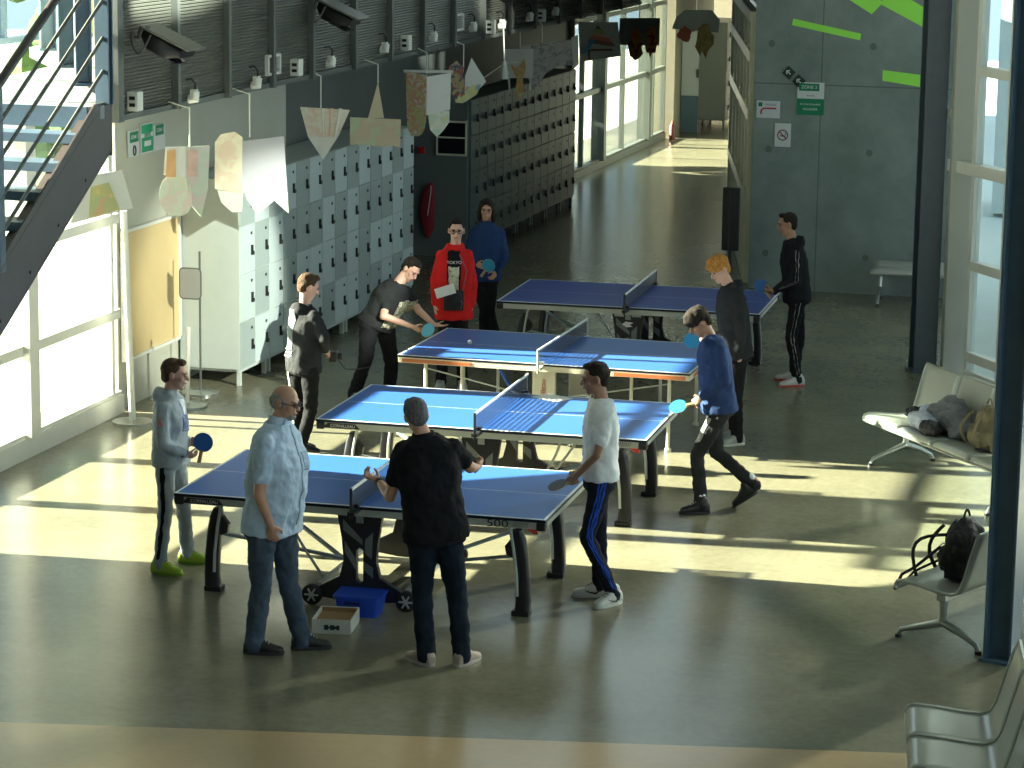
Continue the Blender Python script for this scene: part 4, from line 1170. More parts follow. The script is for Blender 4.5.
# joints of each figure in metres: head centre, nose direction, neck, shoulders, elbows, wrists, hands, hips, knees, ankles, heels, toes
PEOPLE = {
    'grey': dict(head=(-7.476, 18.21, 1.48), face=(-7.384, 18.226, 1.467), neck=(-7.509, 18.196, 1.335), shR=(-7.498, 18.028, 1.262), shL=(-7.522, 18.364, 1.226), elR=(-7.485, 17.99, 1.001), wrR=(-7.362, 18.127, 0.904), haR=(-7.282, 18.203, 0.865), elL=(-7.525, 18.406, 0.948), wrL=(-7.412, 18.344, 0.945), haL=(-7.34, 18.319, 0.943), hiR=(-7.512, 18.098, 0.823), hiL=(-7.506, 18.295, 0.793), knR=(-7.516, 18.107, 0.477), knL=(-7.46, 18.325, 0.454), anR=(-7.54, 18.047, 0.09), anL=(-7.458, 18.386, 0.09), heL=(-7.526, 18.368, 0), toL=(-7.284, 18.432, 0), heR=(-7.61, 18.05, 0), toR=(-7.36, 18.04, 0)),
    'man1': dict(head=(-5.975, 16.453, 1.707), face=(-5.85, 16.435, 1.686), neck=(-6.015, 16.438, 1.572), shR=(-6.04, 16.217, 1.481), shL=(-5.996, 16.658, 1.426), elR=(-6.05, 16.17, 1.13), wrR=(-5.981, 16.195, 0.93), haR=(-5.963, 16.223, 0.792), elL=(-6.01, 16.717, 1.061), wrL=(-6.011, 16.695, 0.843), haL=(-6.012, 16.695, 0.724), hiR=(-6.096, 16.303, 0.89), hiL=(-6.023, 16.542, 0.839), knR=(-6.1, 16.323, 0.471), knL=(-5.989, 16.554, 0.446), anR=(-6.158, 16.341, 0.09), anL=(-5.889, 16.533, 0.09), heL=(-5.953, 16.503, 0), toL=(-5.707, 16.617, 0), heR=(-6.227, 16.325, 0), toR=(-5.963, 16.385, 0)),
    'man2': dict(head=(-5.074, 16.472, 1.673), face=(-5.132, 16.56, 1.642), neck=(-5.026, 16.487, 1.543), shL=(-5.183, 16.461, 1.448), shR=(-4.822, 16.547, 1.474), elL=(-5.252, 16.472, 1.118), wrL=(-5.385, 16.641, 1.178), haL=(-5.473, 16.667, 1.197), elR=(-4.766, 16.689, 1.303), wrR=(-4.79, 16.932, 1.248), haR=(-4.781, 17.018, 1.256), hiL=(-5.031, 16.485, 0.869), hiR=(-4.864, 16.534, 0.87), knL=(-5.037, 16.515, 0.462), knR=(-4.816, 16.58, 0.451), anL=(-4.986, 16.448, 0.09), anR=(-4.755, 16.508, 0.09), heL=(-4.929, 16.409, 0), toL=(-5.151, 16.561, 0), heR=(-4.776, 16.441, 0), toR=(-4.694, 16.699, 0)),
    'white': dict(head=(-4.306, 18.303, 1.634), face=(-4.404, 18.27, 1.616), neck=(-4.26, 18.313, 1.48), shL=(-4.179, 18.157, 1.391), shR=(-4.328, 18.472, 1.344), elL=(-4.243, 18.112, 1.122), wrL=(-4.402, 18.178, 0.951), haL=(-4.491, 18.198, 0.872), elR=(-4.364, 18.495, 1.045), wrR=(-4.439, 18.395, 0.921), haR=(-4.501, 18.36, 0.868), hiL=(-4.231, 18.238, 0.882), hiR=(-4.303, 18.385, 0.857), knL=(-4.322, 18.196, 0.493), knR=(-4.281, 18.411, 0.457), anL=(-4.133, 18.272, 0.09), anR=(-4.278, 18.434, 0.09), heL=(-4.099, 18.333, 0), toL=(-4.231, 18.097, 0), heR=(-4.211, 18.455, 0), toR=(-4.469, 18.375, 0)),
    'blue': dict(head=(-4.164, 21.376, 1.545), face=(-4.249, 21.34, 1.471), neck=(-4.064, 21.395, 1.416), shL=(-3.961, 21.251, 1.355), shR=(-4.135, 21.544, 1.278), elL=(-3.917, 21.218, 1.096), wrL=(-4.107, 21.234, 0.951), haL=(-4.191, 21.249, 0.886), elR=(-4.068, 21.597, 1.016), wrR=(-4.148, 21.481, 0.919), haR=(-4.186, 21.453, 0.859), hiL=(-3.947, 21.325, 0.837), hiR=(-4.041, 21.49, 0.811), knL=(-4.144, 21.298, 0.452), knR=(-4.025, 21.524, 0.438), anL=(-4.069, 21.156, 0.09), anR=(-3.68, 21.451, 0.23), heL=(-4.004, 21.182, 0), toL=(-4.236, 21.088, 0), heR=(-3.65, 21.451, 0.14), toR=(-3.85, 21.44, 0)),
    'ginger': dict(head=(-4.486, 23.894, 1.604), face=(-4.547, 23.822, 1.561), neck=(-4.389, 23.912, 1.456), shL=(-4.288, 23.788, 1.38), shR=(-4.472, 24.06, 1.323), elL=(-4.248, 23.755, 1.086), wrL=(-4.265, 23.772, 0.856), haL=(-4.268, 23.781, 0.74), elR=(-4.432, 24.107, 0.971), wrR=(-4.576, 24, 0.925), haR=(-4.629, 23.97, 0.927), hiL=(-4.279, 23.851, 0.829), hiR=(-4.356, 23.999, 0.811), knL=(-4.292, 23.848, 0.435), knR=(-4.324, 24.025, 0.424), anL=(-4.269, 23.856, 0.09), anR=(-4.334, 24.051, 0.09), heL=(-4.216, 23.902, 0), toL=(-4.404, 23.738, 0), heR=(-4.276, 24.089, 0), toR=(-4.484, 23.951, 0)),
    'back': dict(head=(-4.371, 26.938, 1.639), face=(-4.475, 26.901, 1.621), neck=(-4.321, 26.946, 1.47), shL=(-4.236, 26.788, 1.382), shR=(-4.365, 27.111, 1.352), elL=(-4.239, 26.757, 1.083), wrL=(-4.461, 26.823, 0.973), haL=(-4.548, 26.859, 0.955), elR=(-4.352, 27.144, 1.046), wrR=(-4.503, 26.998, 0.931), haR=(-4.56, 26.959, 0.929), hiL=(-4.225, 26.87, 0.877), hiR=(-4.278, 27.044, 0.86), knL=(-4.289, 26.87, 0.503), knR=(-4.235, 27.061, 0.474), anL=(-4.195, 26.824, 0.09), anR=(-4.281, 27.123, 0.09), heL=(-4.135, 26.861, 0), toL=(-4.365, 26.719, 0), heR=(-4.213, 27.138, 0), toR=(-4.477, 27.082, 0)),
    'cam': dict(head=(-7.886, 22.329, 1.497), face=(-7.811, 22.387, 1.463), neck=(-7.912, 22.32, 1.314), shR=(-7.774, 22.199, 1.261), shL=(-8.043, 22.464, 1.227), elR=(-7.689, 22.207, 1.06), wrR=(-7.726, 22.333, 0.933), haR=(-7.695, 22.396, 0.878), elL=(-7.932, 22.525, 0.969), wrL=(-7.802, 22.464, 0.917), haL=(-7.732, 22.447, 0.89), hiR=(-7.832, 22.242, 0.759), hiL=(-8.017, 22.388, 0.732), knR=(-7.846, 22.279, 0.393), knL=(-8, 22.373, 0.388), anR=(-7.93, 22.252, 0.09), anL=(-8.015, 22.373, 0.09), heL=(-8.084, 22.364, 0), toL=(-7.836, 22.396, 0), heR=(-8, 22.248, 0), toR=(-7.75, 22.262, 0)),
    'striker': dict(head=(-7.707, 24.807, 1.308), face=(-7.618, 24.752, 1.232), neck=(-7.818, 24.771, 1.178), shR=(-7.906, 24.68, 1.088), shL=(-7.79, 24.991, 1.061), elR=(-7.883, 24.498, 0.886), wrR=(-7.638, 24.662, 0.769), haR=(-7.557, 24.667, 0.727), elL=(-7.636, 24.852, 0.897), wrL=(-7.492, 24.877, 0.768), haL=(-7.396, 24.877, 0.753), hiR=(-8.059, 24.567, 0.77), hiL=(-7.968, 24.828, 0.732), knR=(-8.086, 24.558, 0.401), knL=(-7.91, 24.846, 0.36), anR=(-8.236, 24.649, 0.09), anL=(-7.924, 24.819, 0.09), heL=(-7.994, 24.829, 0), toL=(-7.726, 24.791, 0), heR=(-8.275, 24.707, 0), toR=(-8.125, 24.483, 0)),
    'red': dict(head=(-7.457, 25.526, 1.603), face=(-7.423, 25.41, 1.6), neck=(-7.467, 25.522, 1.443), shR=(-7.612, 25.48, 1.365), shL=(-7.336, 25.561, 1.368), elR=(-7.659, 25.487, 1.08), wrR=(-7.638, 25.42, 0.861), haR=(-7.629, 25.412, 0.773), elL=(-7.3, 25.592, 1.084), wrL=(-7.293, 25.522, 0.851), haL=(-7.299, 25.509, 0.755), hiR=(-7.542, 25.5, 0.802), hiL=(-7.408, 25.54, 0.803), knR=(-7.571, 25.492, 0.428), knL=(-7.393, 25.544, 0.43), anR=(-7.609, 25.539, 0.09), anL=(-7.404, 25.597, 0.09), heL=(-7.429, 25.662, 0), toL=(-7.341, 25.428, 0), heR=(-7.621, 25.608, 0), toR=(-7.579, 25.362, 0)),
    'girl': dict(head=(-7.761, 27.721, 1.527), face=(-7.734, 27.607, 1.529), neck=(-7.764, 27.72, 1.384), shR=(-7.91, 27.68, 1.299), shL=(-7.608, 27.764, 1.303), elR=(-7.938, 27.652, 1.057), wrR=(-7.817, 27.554, 0.964), haR=(-7.753, 27.521, 0.95), elL=(-7.564, 27.755, 1.028), wrL=(-7.619, 27.639, 0.876), haL=(-7.662, 27.597, 0.812), hiR=(-7.84, 27.7, 0.783), hiL=(-7.703, 27.738, 0.785), knR=(-7.768, 27.689, 0.457), knL=(-7.707, 27.706, 0.458), anR=(-7.792, 27.762, 0.09), anL=(-7.652, 27.814, 0.09), heL=(-7.674, 27.878, 0), toL=(-7.594, 27.648, 0), heR=(-7.807, 27.828, 0), toR=(-7.754, 27.591, 0)),
}
def V(a): return Vector(a)

def hand(mb, wr, tip, normal, thumb, curl, s=1.0):
    """palm, four jointed fingers and a thumb; palm faces 'normal', thumb leaves towards 'thumb'"""
    d = (tip - wr).normalized()
    n = (normal - d * normal.dot(d)).normalized()
    t = d.cross(n)
    if t.dot(thumb) < 0: t = -t
    pl = .088 * s
    R = Matrix((t, d, n)).transposed()
    mb.ball(wr + d * pl * .52, (.04 * s, .05 * s, .0155 * s), rot=R, seg=14)
    mb.box(wr + d * pl * .55, (.066 * s, .07 * s, .02 * s), m=R)
    mb.limb(wr - d * .02, wr + d * .03 * s, .023 * s, .022 * s, 10)
    lens = [.070, .080, .074, .058]
    for i in range(4):
        off = (.029 - .0195 * i) * s
        p = wr + d * pl * (.97 if i in (1, 2) else .9) + t * off
        ang = 0.0
        segs = [.42, .32, .26]
        dirv = d + t * (.05 - .035 * i)
        c = curl * (1 + .08 * i)
        for k in range(3):
            ang += rad(c * (.75, 1.0, .7)[k])
            dv = (dirv.normalized() * math.cos(ang) + n * math.sin(ang)).normalized()
            q = p + dv * lens[i] * s * segs[k]
            mb.limb(p, q, (.0092 - .0006 * k) * s, (.0088 - .0007 * k) * s, 8)
            p = q
    p = wr + d * .022 * s + t * .03 * s
    q = p + (d * .6 + t * .7 + n * .35).normalized() * .036 * s
    mb.limb(p, q, .0125 * s, .0108 * s, 8)
    q2 = q + (d * .85 + t * .2 + n * .5 * (1 + curl / 60)).normalized() * .03 * s
    mb.limb(q, q2, .0105 * s, .0095 * s, 8)
    q3 = q2 + (d * .9 - t * .15 * curl / 40 + n * .5).normalized() * .022 * s
    mb.limb(q2, q3, .0095 * s, .008 * s, 8)

def ribbon(name, pts, w_dir, w, m, target, parent, off=.004, n=28):
    """a strip of cloth laid on the garment 'target' along the polyline pts"""
    P = []
    seg = len(pts) - 1
    for k in range(n + 1):
        t = k / n * seg; i = min(int(t), seg - 1); P.append(V(pts[i]).lerp(V(pts[i + 1]), t - i))
    w_dir = V(w_dir).normalized()
    g = MB().sheet([[p + w_dir * w * (j / 3 - .5) for j in range(4)] for p in P])
    o = g.build(name, m, parent=parent, smooth=True)
    s = o.modifiers.new('fit', 'SHRINKWRAP'); s.target = target; s.wrap_method = 'NEAREST_SURFACEPOINT'; s.wrap_mode = 'ABOVE_SURFACE'; s.offset = off
    t = o.modifiers.new('thick', 'SOLIDIFY'); t.thickness = .002
    return o

def patch(name, c, ax, ay, w, h, m, target, parent, off=.004, n=12, shape=None):
    rows = []
    for i in range(n + 1):
        v = i / n
        ww = w if shape is None else w * shape(v)
        rows.append([V(c) + V(ax) * (j / n - .5) * ww + V(ay) * (v - .5) * h for j in range(n + 1)])
    o = MB().sheet(rows).build(name, m, parent=parent, smooth=True)
    s = o.modifiers.new('fit', 'SHRINKWRAP'); s.target = target; s.wrap_method = 'NEAREST_SURFACEPOINT'; s.wrap_mode = 'ABOVE_SURFACE'; s.offset = off
    t = o.modifiers.new('thick', 'SOLIDIFY'); t.thickness = .002
    return o

def person(key, label, skin, hair, top, legs, shoes, sole, s=1.0, g=1.0, sleeve='short', hairstyle='short', hood=False,
           curlL=22, curlR=22, belly=0.0, thumbL=None, thumbR=None, glasses=False, socks=None, hem=.10, palmL=None, palmR=None, beard=None, loose=0.0, fold=.03):
    J = {k: V(v) for k, v in PEOPLE[key].items()}
    o0 = (J['heL'] + J['heR'] + J['toL'] + J['toR']) / 4; o0.z = 0
    for k in J: J[k] = J[k] - o0
    hd, face = J['head'], J['face']
    fd = (face - hd); fd.normalize()
    up = (hd - J['neck']); up = (up.normalized() * .5 + V((0, 0, 1)) * .6); up = (up - fd * up.dot(fd)).normalized()
    rt = fd.cross(up)
    HR = Matrix((rt, fd, up)).transposed()
    hs = .98 * (0.9 + .1 * s)
    pel = (J['hiL'] + J['hiR']) / 2 + V((0, 0, .04))
    chest = (J['shL'] + J['shR']) / 2
    sx = (J['shR'] - J['shL']); hx = (J['hiR'] - J['hiL']); hx.z *= .3
    sxn, hxn = sx.normalized(), hx.normalized()
    axis = (J['neck'] - pel).normalized()
    def fr(t):            # frame of the trunk at the fraction t from pelvis to neck
        a = hxn.lerp(sxn, min(1, t * 1.2)); a = (a - axis * a.dot(axis)).normalized()
        b = axis.cross(a)
        return a, b
    fwd = fr(.8)[1]
    if fwd.dot(fd) < 0: fwd = -fwd
    half = max(.15, min(.2, sx.length / 2)) * 1.0
    def trunk(mb, grow, t0=-.12, hemz=None, neck=.055, up_to=1.0, flat=1.0):
        prof = [(t0, .165 * g, .115 * g), (0, .165 * g, .118 * g), (.18, .152 * g, .108 * g + belly * .6), (.4, .145 * g, .105 * g + belly), (.62, .165 * g, .112 * g + belly * .5), (.8, half * .98, .1 * g), (.9, half * .82, .082 * g), (1.0, .07, .062)]
        rings = []
        for t, w_, d_ in prof:
            if t > up_to: break
            a, b = fr(max(0, t))
            if b.dot(fwd) < 0: b = -b
            c = pel.lerp(J['neck'], t)
            gw = grow + (loose if t < .7 else 0)
            if t <= .4: gw += loose * .3
            c = c + b * (belly * .45 if .1 < t < .7 else 0)
            rings.append((c, a * (w_ * s ** .5 + gw), b * (d_ * s ** .5 + gw)))
        mb.loft(rings, 26, 2.3)
    # ---- body: one continuous mesh
    mb = MB()
    trunk(mb, -.012)
    for q in 'LR':
        S, E, Wr, Ha = J['sh' + q], J['el' + q], J['wr' + q], J['ha' + q]
        Si = S.lerp(chest, .14) - V((0, 0, .012))
        mb.limb(Si, E, .046 * g, .036 * g); mb.limb(E, Wr, .037 * g, .024)
        n = (pel - Wr); n.z = 0
        if q == 'L' and palmL is not None: n = V(palmL)
        if q == 'R' and palmR is not None: n = V(palmR)
        th = {'L': thumbL, 'R': thumbR}[q]
        hand(mb, Wr, Ha, n, V(th) if th else fwd, curlL if q == 'L' else curlR, .93 * s if s < 1 else 1.0)
        Hh, K, An = J['hi' + q], J['kn' + q], J['an' + q]
        mb.limb(Hh.lerp(pel, .1), K, .078 * g, .05 * g); mb.limb(K, An, .05 * g, .034)
        mb.limb(An, An.lerp(J['to' + q], .6) - V((0, 0, .0)), .033, .024)
    mb.limb(J['neck'] - axis * .03, hd - up * .05 - fd * .012, .058 * (g * .5 + .5), .05)
    mb.ball(hd + up * .022 * hs - fd * .006, (.074 * hs, .094 * hs, .094 * hs), rot=HR, seg=22)
    mb.ball(hd - up * .05 * hs + fd * .024, (.056 * hs, .066 * hs, .062 * hs), rot=HR, seg=18)
    mb.ball(hd - up * .092 * hs + fd * .062, (.026 * hs, .022 * hs, .02 * hs), rot=HR, seg=12)       # chin
    mb.ball(hd + up * .03 * hs + fd * .075 * hs, (.052 * hs, .018, .014), rot=HR, seg=12)            # brow
    mb.limb(hd + up * .012 + fd * .088 * hs, hd - up * .022 * hs + fd * .108 * hs, .0085, .014, 10)  # nose
    mb.ball(hd - up * .052 * hs + fd * .086 * hs, (.022, .011, .012), rot=HR, seg=10)               # mouth
    for sgn in (-1, 1):
        mb.ball(hd + rt * sgn * .077 * hs - fd * .005 - up * .002, (.011, .02, .032), rot=HR, seg=10)
        mb.ball(hd + rt * sgn * .036 * hs + fd * .062 * hs - up * .02 * hs, (.022, .02, .022), rot=HR, seg=10)  # cheek
    body = mb.build('person', skin, smooth=True)
    r = body.modifiers.new('skin', 'REMESH'); r.mode = 'VOXEL'; r.voxel_size = .0062; r.use_smooth_shade = True
    sm = body.modifiers.new('smooth', 'SMOOTH'); sm.iterations = 3; sm.factor = .5
    body.location = o0
    tag(body, label, 'person')
    # ---- face
    for sgn in (-1, 1):
        e = MB().ball(hd + rt * sgn * .031 * hs + fd * .088 * hs + up * .006, (.011, .006, .0065), rot=HR, seg=10).build('eye', EYEW, parent=body, smooth=True)
        MB().tube([hd + rt * sgn * (.014 + .012 * k) * hs + fd * (.094 - .004 * k) * hs + up * (.024 + .002 * k - .0014 * k * k) for k in range(4)], .0035, 6).build('eyebrow', hair, parent=body, smooth=True)
    MB().tube([hd + rt * (.011 * k) + fd * (.1 - .002 * k * k) * hs - up * .054 * hs for k in (-2, -1, 0, 1, 2)], [.002, .0045, .005, .0045, .002], 6).build('mouth', LIP, parent=body, smooth=True)
    if glasses:
        gl = MB()
        for sgn in (-1, 1):
            c = hd + rt * sgn * .033 * hs + fd * .106 * hs + up * .005
            gl.tube([c + rt * .025 * math.cos(t) + up * .016 * math.sin(t) for t in [2 * PI * k / 16 for k in range(16)]], .0028, 6, closed=True)
            gl.tube([c + rt * sgn * .025, hd + rt * sgn * .078 * hs + fd * .07 + up * .008, hd + rt * sgn * .082 * hs - fd * .01 + up * .006], .0028, 6)
        gl.tube([hd + rt * -.01 + fd * .11 * hs + up * .01, hd + rt * .01 + fd * .11 * hs + up * .01], .0028, 6)
        gl.build('glasses', BLACK, parent=body, smooth='auto')
    # ---- hair
    hb = []
    if hairstyle == 'bald':
        hb += [lambda q, sg=sg: q.ball(hd + rt * sg * .055 * hs - fd * .022 + up * .01, (.026, .07, .052), rot=HR) for sg in (-1, 1)]
        hb += [lambda q: q.ball(hd - fd * .062 + up * .0, (.066, .04, .06), rot=HR)]
    elif hairstyle == 'short':
        hb += [lambda q: q.ball(hd + up * .036 * hs - fd * .02, (.082 * hs, .094 * hs, .09 * hs), rot=HR),
               lambda q: q.ball(hd - up * .012 - fd * .05, (.07 * hs, .05 * hs, .065 * hs), rot=HR),
               lambda q: q.ball(hd + up * .1 * hs + fd * .04, (.05, .04, .026), rot=HR)]
    elif hairstyle == 'puffy':
        hb += [lambda q: q.ball(hd + up * .06 * hs - fd * .005, (.098 * hs, .112 * hs, .088 * hs), rot=HR),
               lambda q: q.ball(hd + up * .0 - fd * .055, (.075 * hs, .05 * hs, .075 * hs), rot=HR)]
        hb += [lambda q, a=a: q.ball(hd + up * .10 * hs + rt * .055 * math.cos(a) + fd * .065 * math.sin(a), .032) for a in [k * 2 * PI / 9 for k in range(9)]]
        hb += [lambda q: q.ball(hd + up * .065 + fd * .085, (.07, .03, .032), rot=HR)]
    elif hairstyle == 'long':
        hb += [lambda q: q.ball(hd + up * .04 * hs - fd * .018, (.09 * hs, .1 * hs, .092 * hs), rot=HR),
               lambda q: q.ball(hd - up * .05 - fd * .05, (.085 * hs, .055 * hs, .11 * hs), rot=HR)]
        for sg in (-1, 1):
            hb += [lambda q, sg=sg: q.ball(hd + rt * sg * .078 * hs - up * .045 + fd * .015, (.024, .045, .09), rot=HR)]
    lump('hair', hb, hair, .0085, 2, .012 if hairstyle != 'bald' else .004, parent=body, dscale=.03)
    # ---- garments
    def top_parts(q):
        trunk(q, .024, t0=-hem)
        for k in 'LR':
            S, E, Wr = J['sh' + k], J['el' + k], J['wr' + k]
            Si = S.lerp(chest, .14) - V((0, 0, .01))
            q.limb(S.lerp(J['neck'], .5) - axis * .035, Si, .052 * g, .056 * g)
            if sleeve == 'long':
                q.limb(Si, E, .06 * g + loose * .5, .05 * g + loose * .5); q.limb(E, E.lerp(Wr, .93), .05 * g + loose * .4, .036 + loose * .3)
            else:
                q.limb(Si, Si.lerp(E, .62), .062 * g, .058 * g)
        q.loft([(J['neck'] - axis * .05, sxn * .1, fwd * .085), (J['neck'] - axis * .01, sxn * .078, fwd * .07), (J['neck'] + axis * (.03 if sleeve == 'long' else .012), sxn * .066, fwd * .062)], 20)
        if hood:
            q.ball(J['neck'] - fwd * .075 - axis * .02, (.1, .06, .07), rot=Matrix((sxn, fwd, sxn.cross(fwd))).transposed())
            q.limb(J['neck'] - sxn * .06, J['neck'] + sxn * .06 + fwd * .01, .035, .035)
    tp = lump('top', [top_parts], top, .011, 4, fold, parent=body, dscale=.09)
    tp.name = 'hooded_jacket' if hood else ('shirt' if sleeve == 'short' else 'sweater')
    def leg_parts(q):
        trunk(q, .002, t0=-.14, up_to=.19)
        for k in 'LR':
            Hh, K, An = J['hi' + k], J['kn' + k], J['an' + k]
            q.limb(Hh.lerp(pel, .08), K, .09 * g + loose * .4, .062 * g + loose * .3); q.limb(K, An - V((0, 0, .028)), .061 * g + loose * .3, .056 * g + loose * .3)
    tr_ = lump('trousers', [leg_parts], legs, .011, 4, fold * .8, parent=body, dscale=.075)
    for k in 'LR':
        he, to, An = J['he' + k], J['to' + k], J['an' + k]
        d = (to - he); L = d.length; d.normalize()
        side = d.cross(V((0, 0, 1))).normalized(); nn = side.cross(d)
        RR = Matrix((side, d, nn)).transposed()
        def shoe(q):
            q.loft([(he + nn * .034, side * .028, nn * .034), (he + d * L * .05 + nn * .05, side * .036, nn * .05), (he + d * L * .25 + nn * .062, side * .043, nn * .062), (he + d * L * .42 + nn * .055, side * .043, nn * .055), (he + d * L * .55 + nn * .045, side * .042, nn * .045),
                    (he + d * L * .7 + nn * .034, side * .046, nn * .034), (he + d * L * .9 + nn * .028, side * .04, nn * .026), (to + nn * .024 - d * .004, side * .022, nn * .018)], 18, 2.4)
            q.limb(he + d * L * .26 + nn * .06, he + d * L * .24 + nn * .11, .044, .042, 12)
        so = lump('shoe', [shoe], shoes, .007, 2, 0, parent=body)
        sl = MB()
        sl.loft([(he + nn * .0 + d * L * .5, side * .047, d * L * .51), (he + nn * .014 + d * L * .5, side * .049, d * L * .525), (he + nn * .02 + d * L * .5, side * .047, d * L * .515)], 28, 2.6)
        sl.build('sole', sole, parent=so, smooth='auto')
        lc = MB()
        for i in range(4):
            c = he + d * L * (.42 + .07 * i) + nn * (.112 - .013 * i)
            lc.tube([c - side * .022, c + nn * .004, c + side * .022], .0035, 5)
        lc.build('laces', (BLACK if shoes.name == 'shoe_lime' else WHITEPL if sum(shoes.node_tree.nodes['Principled BSDF'].inputs['Base Color'].default_value[:3]) < 1 else GREYSTEEL), parent=so)
        if socks:
            MB().limb(An - V((0, 0, .02)), An + (J['kn' + k] - An).normalized() * .05, .04, .042).build('sock', socks, parent=body, smooth=True)
    info = dict(J=J, body=body, top=tp, legs=tr_, fwd=fwd, sxn=sxn, axis=axis, pel=pel, chest=chest, o0=o0, hd=hd, fd=fd, up=up, rt=rt, half=half)
    return info

def side_strip(I, k, m, w=.03, off=0.0, upper=True, name='side_stripe', target='legs', g=1.0):
    """stripe down the outer side of a leg (or sleeve)"""
    J = I['J']; sgn = 1 if k == 'R' else -1
    out = I['sxn'] * sgn
    if target == 'legs':
        pts = [J['hi' + k] + V((0, 0, .05)), J['kn' + k], J['an' + k] + V((0, 0, .03))]
    else:
        pts = [J['sh' + k].lerp(J['neck'], .15) + V((0, 0, .03)), J['el' + k], J['el' + k].lerp(J['wr' + k], .85)]
    P = [p + out * .1 + I['fwd'] * off for p in pts]
    return ribbon(name, P, I['fwd'], w, m, I[target], I['body'])

def cuff(I, k, m, name='cuff', r=.045):
    J = I['J']; a, b = J['el' + k].lerp(J['wr' + k], .86), J['el' + k].lerp(J['wr' + k], .96)
    MB().limb(a, b, r, r * .9).build(name, m, parent=I['body'], smooth=True)

WHITES = cloth('white_cotton', (.8, .82, .86), .04)
BLACKC = cloth('black_cloth', (.013, .014, .017), .25)
BLACKC2 = cloth('charcoal_cloth', (.028, .03, .034), .25)
SHOEB = mat('shoe_black', (.012, .012, .013), .5)
SHOEW = mat('shoe_white', (.62, .62, .6), .5)
SOLEW = mat('sole_white', (.6, .6, .56), .6)
SOLEB = mat('sole_black', (.02, .02, .02), .6)
DKHAIR = hairm('dark_hair', (.018, .013, .01))
BRHAIR = hairm('brown_hair', (.09, .05, .03))
GRHAIR = hairm('grey_hair', (.33, .31, .29))

# boy in the grey tracksuit
I = person('grey', 'person in a pale grey hooded tracksuit and lime green trainers holding up a blue bat', SKIN, BRHAIR, cloth('grey_tracksuit', (.36, .41, .45)), cloth('grey_tracksuit_legs', (.32, .37, .43)), mat('shoe_lime', (.42, .62, .05), .5), mat('sole_lime', (.2, .35, .03), .6),
           s=.9, g=.86, sleeve='long', hood=True, curlR=48, curlL=35, thumbR=(0, 0, 1), palmR=(0, .6, .3), loose=.01)
side_strip(I, 'R', BLACKC, .05); side_strip(I, 'L', BLACKC, .05)
J = I['J']
MB().tube([J['wrR'] + (J['elR'] - J['wrR']).normalized() * .03, J['wrR'] + (J['elR'] - J['wrR']).normalized() * .0], .033, 14).build('wrist_watch', cloth('watch_navy', (.02, .04, .09)), parent=I['body'])
patch('chest_print', I['chest'] - I['axis'] * .12 + I['fwd'] * .14, I['sxn'], V((0, 0, 1)), .13, .13, card_material('print_navy', (.3, .34, .37), [(.05, .09, .28), (.2, .25, .35)], 20, .9), I['top'], I['body'])
patch('neck_shirt', I['chest'] - I['axis'] * .0 + I['fwd'] * .12, I['sxn'], V((0, 0, 1)), .1, .12, WHITES, I['top'], I['body'], shape=lambda v: .3 + .7 * v)
patch('arm_badge', J['shR'].lerp(J['elR'], .35) + V((.0, -.08, 0)), I['fwd'], V((0, 0, 1)), .05, .05, cloth('badge_pink', (.6, .25, .25)), I['top'], I['body'])

# man in the pale blue shirt
I = person('man1', 'person with a bald head and glasses in a pale blue short-sleeved shirt and jeans', SKIN, GRHAIR, cloth('pale_blue_shirt', (.5, .64, .83), .04), cloth('blue_jeans', (.075, .105, .15), .3), SHOEB, SOLEB,
           s=1.08, g=1.12, belly=.035, hairstyle='bald', glasses=True, curlR=30, curlL=25, hem=.11, loose=.01, fold=.04)
J = I['J']
c = MB(); nk = J['neck'] + I['axis'] * .01
for sg in (-1, 1):
    c.prism([(0, .01), (.03 * sg, .03), (.062 * sg, .0), (.035 * sg, -.05)], nk + I['fwd'] * .066, I['sxn'], V((0, 0, 1)), I['fwd'] * .008)
c.loft([(nk - I['axis'] * .02, I['sxn'] * .084, I['fwd'] * .078), (nk + I['axis'] * .03, I['sxn'] * .07, I['fwd'] * .066)], 24)
c.build('collar', MATS['pale_blue_shirt'], parent=I['body'], smooth='auto')
patch('chest_pocket', I['chest'] - I['axis'] * .12 - I['sxn'] * .08 + I['fwd'] * .16, I['sxn'], V((0, 0, 1)), .1, .12, cloth('pocket_blue', (.38, .5, .67)), I['top'], I['body'])
ribbon('button_placket', [J['neck'] + I['fwd'] * .1, I['chest'] - I['axis'] * .25 + I['fwd'] * .22, I['pel'] + I['fwd'] * .2], I['sxn'], .03, MATS['pocket_blue'], I['top'], I['body'])
lump('beard', [lambda q: q.ball(I['hd'] - I['up'] * .078 + I['fd'] * .055, (.04, .042, .034), rot=Matrix((I['rt'], I['fd'], I['up'])).transposed())], hairm('grey_beard', (.32, .3, .28)), .008, 2, .004, parent=I['body'], dscale=.03)

